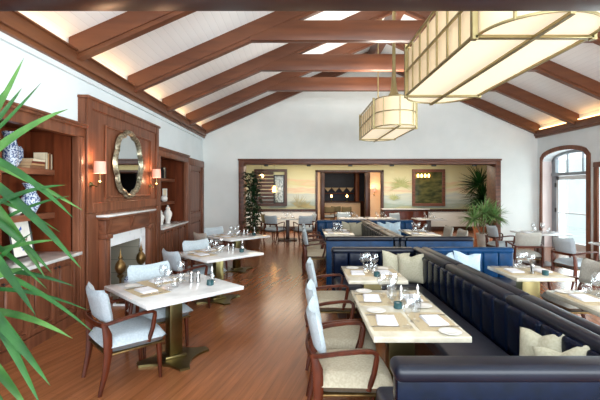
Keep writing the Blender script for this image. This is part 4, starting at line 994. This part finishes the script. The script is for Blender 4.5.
t = empty('chandelier_reflection', (4.83, YB-0.12, 2.17), 0, 'chandelier reflection built as small glowing bulbs at the top of the green picture', 'lamp')  # chandelier reflected in the glazing, built as glowing bulbs on a bar
for k in range(4):
    MB().lathe([(0.025, -0.06), (0.04, 0.0), (0.025, 0.06), (0.0, 0.07)], c=(-0.2+0.14*k, 0, 0), n=10).build('bulb', 'bulb', t, smooth=60)
MB().sweep([(-0.22, 0.0, -0.07), (0.24, 0.0, -0.07)], (0.02, 0.02)).box((-0.01, 0, -0.08), (0.01, 0.12, -0.06)).build('bar', 'brass', t)
# recessed spotlights under the opening head
for i, x in enumerate((267, 308.5, 349, 389.5, 430.5, 470)):
    X = (x-300)/400*12.3
    t = empty('spotlight', (X, 12.0, OZ-0.13), 0, 'small dark spotlight under the opening head, number %d from the left' % (i+1), 'spotlight', 'spotlights under the opening head')
    t['label'] = ['leftmost small dark spotlight under the wide opening head, above the left window', 'second dark spotlight from the left under the opening head', 'third dark spotlight from the left, above the doorway', 'third dark spotlight from the right under the opening head', 'second dark spotlight from the right, above the green picture', 'rightmost dark spotlight under the opening head, above the palm'][i]
    B((-0.06, -0.06, -0.05), (0.06, 0.06, -0.001), 0.01).build('housing', 'black', t)
    MB().lathe([(0.035, -0.056), (0.035, -0.05)], n=12).build('lens', 'brass', t)
# sideboard
t = empty('sideboard', (4.05, 15.5, 0), 0, 'brown sideboard with white top below the mural, behind the far booth', 'sideboard')
B((-0.85, -0.24, 0.05), (0.85, 0.26, 0.86), 0.01).build('body', 'dark_wood', t)
B((-0.9, -0.28, 0.86), (0.9, 0.26, 0.90), 0.01).build('top', 'marble', t)
for k in range(3):
    d_ = B((-0.8+k*0.54, -0.262, 0.12), (-0.28+k*0.54, -0.24, 0.80), 0.008).build('door', 'chair_wood', t)
    MB().lathe([(0.012, 0), (0.012, 0.02), (0, 0.022)], c=(-0.34+k*0.54, -0.285, 0.5), n=8, axis='Y').build('knob', 'brass', d_)

# ------------------------------------------------------------------ pendants
def pendant(label, x, y0, y1, z, w, ztop, stems):
    L = y1-y0; yc = (y0+y1)/2; H = 0.54
    t = empty('lantern_pendant', (x, yc, z), 0, label, 'pendant light', 'long brass lantern pendants')
    hw = w/2; hy = L/2; bu = 0.38
    def outline(ins=0.0, n=10):
        p = []
        a = hw-0.03-ins
        for k in range(n+1): th = PI*k/n; p.append((a*math.cos(th), hy-0.0+(bu-ins)*math.sin(th)))
        for k in range(n+1): th = PI+PI*k/n; p.append((a*math.cos(th), -hy+(bu-ins)*math.sin(th)))
        return p
    # alabaster body: sides
    p = outline(0.0); n = len(p)
    vs = [(a, b, 0.02) for a, b in p] + [(a, b, H-0.02) for a, b in p]
    MB().add(vs, [(i, (i+1) % n, n+(i+1) % n, n+i) for i in range(n)]).build('side_panels', 'pendant_side', t, smooth=30)
    vs = [(a, b, 0.02) for a, b in p]
    MB().add(vs + [(a, b, 0.012) for a, b in p], [tuple(range(n)), tuple(range(n, 2*n))[::-1]] + [(i, (i+1) % n, n+(i+1) % n, n+i) for i in range(n)]).build('base_diffuser', 'pendant_base', t, smooth=0)
    # brass frame
    m = MB()
    for sx in (-1, 1):
        for z_ in (0.0, H/2-0.008, H-0.02): m.box((sx*hw-0.012, -hy, z_), (sx*hw+0.012, hy, z_+0.02), 0.003, 1)
        for sy in (-1, 1): m.box((sx*hw-0.02, sy*hy-0.02, -0.02), (sx*hw+0.02, sy*hy+0.02, H+0.03), 0.003, 1)
        for k in range(1, 7):
            y = -hy+L*k/7; m.box((sx*hw-0.007, y-0.008, 0), (sx*hw+0.007, y+0.008, H))
    for sy in (-1, 1):
        for z_ in (-0.012, ): m.box((-hw, sy*hy-0.02, z_), (hw, sy*hy+0.02, z_+0.022), 0.003, 1)
        m.box((-hw, sy*hy-0.012, H-0.015), (hw, sy*hy+0.012, H+0.005), 0.003, 1)
    m.box((-0.018, -hy-bu-0.02, -0.018), (0.018, hy+bu+0.02, 0.004), 0.003, 1)
    m.box((-0.015, -hy-bu-0.01, H-0.01), (0.015, hy+bu+0.01, H+0.008), 0.003, 1)
    m.build('brass_frame', 'brass_pale', t)
    # hoops around the rounded ends
    for sy in (-1, 1):
        m = MB()
        for z_ in (0.008, H/2, H-0.01):
            pts = [((hw-0.02)*math.cos(PI*k/16), sy*(hy+(bu+0.01)*math.sin(PI*k/16)), z_) for k in range(17)]
            m.sweep(pts, (0.02, 0.012), side=(0, 0, 1))
        for k in (4, 8, 12): 
            q = PI*k/16; m.box((hw*0.96*math.cos(q)-0.007, sy*(hy+(bu+0.01)*math.sin(q))-0.007, 0.0), (hw*0.96*math.cos(q)+0.007, sy*(hy+(bu+0.01)*math.sin(q))+0.007, H))
        m.build('end_hoop', 'brass_pale', t)
    ul = area('pendant_uplight', (0, 0, H-0.03), (PI, 0, 0), w*0.7, L*0.9, 80, (1.0, 0.94, 0.86)); ul.parent = t
    for k, (sy, kind) in enumerate(stems):
        yy = sy*hy*0.9; top = ztop-z
        if kind: prof = [(0.15, H), (0.14, H+0.02), (0.07, H+0.16), (0.045, H+0.35), (0.032, H+0.7), (0.03, top)]
        else: prof = [(0.06, H), (0.05, H+0.03), (0.04, H+0.32), (0.014, H+0.34), (0.012, top)]
        MB().lathe(prof, c=(0, yy, 0), n=16).build('stem', 'brass_pale', t, smooth=50)
        MB().lathe([(0.09, top-0.03), (0.09, top+0.0)], c=(0, yy, 0), n=16).build('canopy', 'brass_pale', t)
    return t
pendant('large glowing brass lantern pendant cut by the header at upper right', 1.575, 2.70, 4.42, 2.675, 0.80, roof(1.56)-0.01, ((-1, 1), (1, 1)))
pendant('farther glowing brass lantern pendant hanging before the far wall', 1.78, 7.50, 9.2, 2.79, 0.80, roof(1.78)-0.01, ((-1, 1), (1, 0)))

# ------------------------------------------------------------------ plants
def blade(m, p0, p1, w, sag=0.0, up=None, n=9, twist=0.0, fold=0.25):
    p0, p1 = Vector(p0), Vector(p1); d = (p1-p0); L = d.length
    ref = Vector((0, -1, 0.25)) if up is None else Vector(up)
    for_v = []
    for i in range(n+1):
        t = i/n
        c = p0 + d*t + Vector((0, 0, sag*L*4*t*(1-t)))
        wd = w*(0.55+0.45*math.sin(min(1, t*2.2)*PI/2))*(1-t**2.6)**0.8 + 0.0006
        tt = (d.normalized() + Vector((0, 0, sag*4*(1-2*t)))).normalized()
        s = tt.cross(ref).normalized(); nn = s.cross(tt).normalized()
        rr = Matrix.Rotation(twist*(t-0.4), 3, tt); s = rr @ s; nn = rr @ nn
        for_v += [c - s*wd/2 + nn*wd*fold, c, c + s*wd/2 + nn*wd*fold]
    fs = []
    for i in range(n):
        for j in range(2): fs.append((i*3+j, i*3+j+1, (i+1)*3+j+1, (i+1)*3+j))
    m.add(for_v, fs)
# foreground dracaena: pixel base, pixel tip, width px, sag, depth base, depth tip
hd = [(-48, 150), (-46, 225), (-52, 300)]
LV = [((-30, 158), (24, 58), 12, -.04), ((-28, 152), (22, 88), 10, -.03), ((-22, 148), (41, 83), 7, -.03), ((-34, 178), (68.5, 109), 15, .05),
      ((-40, 228), (65.5, 185), 8, .07), ((-42, 250), (70, 196), 6, .08), ((-40, 150), (83, 210.5), 9, .03), ((-38, 148), (73.5, 218), 10, .07), ((-36, 165), (81.5, 269), 13, .06),
      ((-30, 180), (45.5, 278), 14, .07), ((-34, 200), (52, 273), 11, .06), ((-40, 272), (75, 286.5), 8, .07), ((-30, 262), (58, 240), 7, .04), ((-40, 225), (47, 289), 8, .05),
      ((-40, 262), (93, 332), 8, .07), ((-40, 312), (72.5, 338.5), 11, .09), ((-40, 285), (50.5, 386), 18, .07), ((-42, 262), (42, 408), 18, .07), ((-40, 330), (30, 412), 18, .06),
      ((-42, 215), (35.5, 315), 15, .05), ((-44, 292), (87.5, 310), 6, .07), ((-44, 300), (26, 268), 14, .05), ((-44, 300), (33, 232), 9, .02), ((-44, 310), (28, 360), 9, .07), ((-40, 190), (60, 232), 5, .05), ((-44, 345), (14, 420), 18, .03), ((-40, 150), (10, 85), 9, 0.0)]
t = empty('potted_dracaena', at(-48, 189, 1.42) - Vector((0, 0, 1.65)), 0, 'tall long-leaved green palm plant in the left foreground', 'plant')
org = t.location.copy(); T = Matrix.Translation(-org)
m1, m2 = MB(), MB()
for i, (a, b, w, sg_) in enumerate(LV):
    y0 = 1.42 + random.uniform(-.04, .04); y1 = 1.36 + random.uniform(-.16, .14)
    (m1 if i % 3 else m2).add([], [])
    blade(m1 if i % 3 else m2, at(a[0], a[1], y0), at(b[0], b[1], y1), w*0.72*1.42/400, sg_, twist=random.uniform(-.5, .5))
for hx, hy_ in hd:
    c = at(hx, hy_, 1.42)
    for k in range(26):
        a = random.uniform(PI*0.55, PI*1.75) if k % 2 else random.uniform(0.9, 5.4); e = random.uniform(-.5, 1.1); l = random.uniform(.3, .48)
        d = Vector((math.cos(a)*math.cos(e), math.sin(a)*math.cos(e), math.sin(e)))*l
        if d.x > -0.1: d.x = -abs(d.x)-0.12
        blade(m1, c, c+d, random.uniform(.025, .04), .08, up=(0, 0, 1))
m1.xf(T).build('foliage', 'leaf', t, smooth=60); m2.xf(T).build('foliage', 'leaf_pale', t, smooth=60)
m = MB()
for k, (hx, hy_) in enumerate(hd):
    c = at(hx, hy_, 1.42); m.sweep([org+Vector((0.03*(k-1), 0.02*k, 0.3)), org+Vector((0.05*(k-1), 0.01, 0.8)), c], [(0.045, 0.045), (0.04, 0.04), (0.03, 0.03)], n=10, square=1)
m.xf(T).build('stem', 'bark', t, smooth=60)
MB().lathe([(0.15, 0), (0.16, 0.02), (0.20, 0.34), (0.21, 0.36), (0.19, 0.36), (0.18, 0.31), (0.0, 0.31)], n=24).build('planter', 'greypot', t, smooth=40)
def yucca(label, x, y, heads, potm, pot_r, pot_h, leafm, ln, nl, wd, z0=0.0, xmax=9):
    t = empty('potted_yucca', (x, y, z0), 0, label, 'plant', 'spiky plants by the right frame post')
    MB().lathe([(pot_r*0.72, 0), (pot_r*0.75, 0.01), (pot_r*0.98, pot_h*0.86), (pot_r*1.08, pot_h*0.87), (pot_r*1.08, pot_h), (pot_r*0.95, pot_h), (pot_r*0.92, pot_h*0.9), (0, pot_h*0.9)], n=20).build('pot', potm, t, smooth=40)
    MB().lathe([(0.0, pot_h*0.9), (pot_r*0.9, pot_h*0.905), (0.0, pot_h*0.93)], n=14).build('soil', 'soil', t)
    for hx, hy_, hz in heads:
        MB().sweep([(hx*0.2, hy_*0.2, pot_h*0.88), (hx*0.7, hy_*0.7, (pot_h+hz)/2), (hx, hy_, hz)], [(0.05, 0.05), (0.042, 0.042), (0.035, 0.035)], n=8, square=1).build('stem', 'bark', t, smooth=60)
        m = MB()
        for k in range(nl):
            a = random.uniform(0, 2*PI); e = math.asin(random.uniform(-0.65, 0.98)); l = ln*random.uniform(.7, 1.05)
            d = Vector((math.cos(a)*math.cos(e), math.sin(a)*math.cos(e), math.sin(e)))
            if hx+d.x*l > xmax: d.x = -d.x
            s = Vector((hx, hy_, hz-0.02)) + d*0.02
            blade(m, s, s+d*l, wd*random.uniform(.8, 1.2), 0.05, up=(-d.x*d.z, -d.y*d.z, 1.01-d.z*d.z), n=5)
        m.build('foliage', leafm, t, smooth=60)
    return t
yucca('tall dark green spiky palm inside the alcove by the right frame post', 5.95, 13.25, [(0.02, 0.05, 1.80), (0.1, -0.1, 1.35)], 'terra', 0.2, 0.4, 'leaf', 0.80, 110, 0.05, xmax=0.35)
yucca('small spiky plant in a terracotta pot beside the pale tapered pot', 5.17, 11.05, [(0.0, 0.0, 0.75)], 'terra', 0.14, 0.34, 'leaf', 0.36, 50, 0.03, xmax=0.4)
yucca('lower bright green spiky plant in a pale tapered pot', 4.92, 10.75, [(0.02, -0.02, 1.02), (-0.22, 0.05, 0.86), (0.3, 0.0, 0.92)], 'greypot', 0.17, 0.46, 'leaf_bright', 0.52, 90, 0.032)
def ficus(label, x, y):
    t = empty('potted_ficus', (x, y, 0), 0, label, 'plant')
    MB().lathe([(0.17, 0), (0.20, 0.05), (0.22, 0.30), (0.24, 0.32), (0.24, 0.35), (0.21, 0.35), (0.20, 0.30), (0, 0.30)], n=24).build('basket', 'basket', t, smooth=40)
    st = MB(); fo = MB()
    for k in range(4):
        a = k*PI/2+0.4; pts = [Vector((0.04*math.cos(a), 0.04*math.sin(a), 0.28))]
        for j in range(5): pts.append(pts[-1]+Vector((random.uniform(-.04, .04)+0.02*math.cos(a), random.uniform(-.04, .04)+0.02*math.sin(a), 0.36)))
        st.sweep(pts, (0.02, 0.02), n=6, square=1)
        for j in range(190):
            s_ = random.random()**0.9*5; i = min(4, int(s_)); c = pts[i].lerp(pts[i+1], s_-i)
            if c.z < 0.42: continue
            an = random.uniform(0, 2*PI); el = random.uniform(-.7, .5); l = random.uniform(.08, .15)
            d = Vector((math.cos(an)*math.cos(el), math.sin(an)*math.cos(el), math.sin(el)))
            q = c + Vector((math.cos(an), math.sin(an), 0.2))*random.uniform(0.02, 0.15)*(1.2-0.4*c.z/2.1)
            blade(fo, q, q+d*l, 0.07, 0.06, up=(0, 0, 1) if abs(d.z) < .9 else (1, 0, 0), n=4)
    st.build('stem', 'bark', t, smooth=60); fo.build('foliage', 'leaf_dark', t, smooth=60)
ficus('tall dark ficus tree in a wicker basket by the left frame post', -1.32, 11.15)
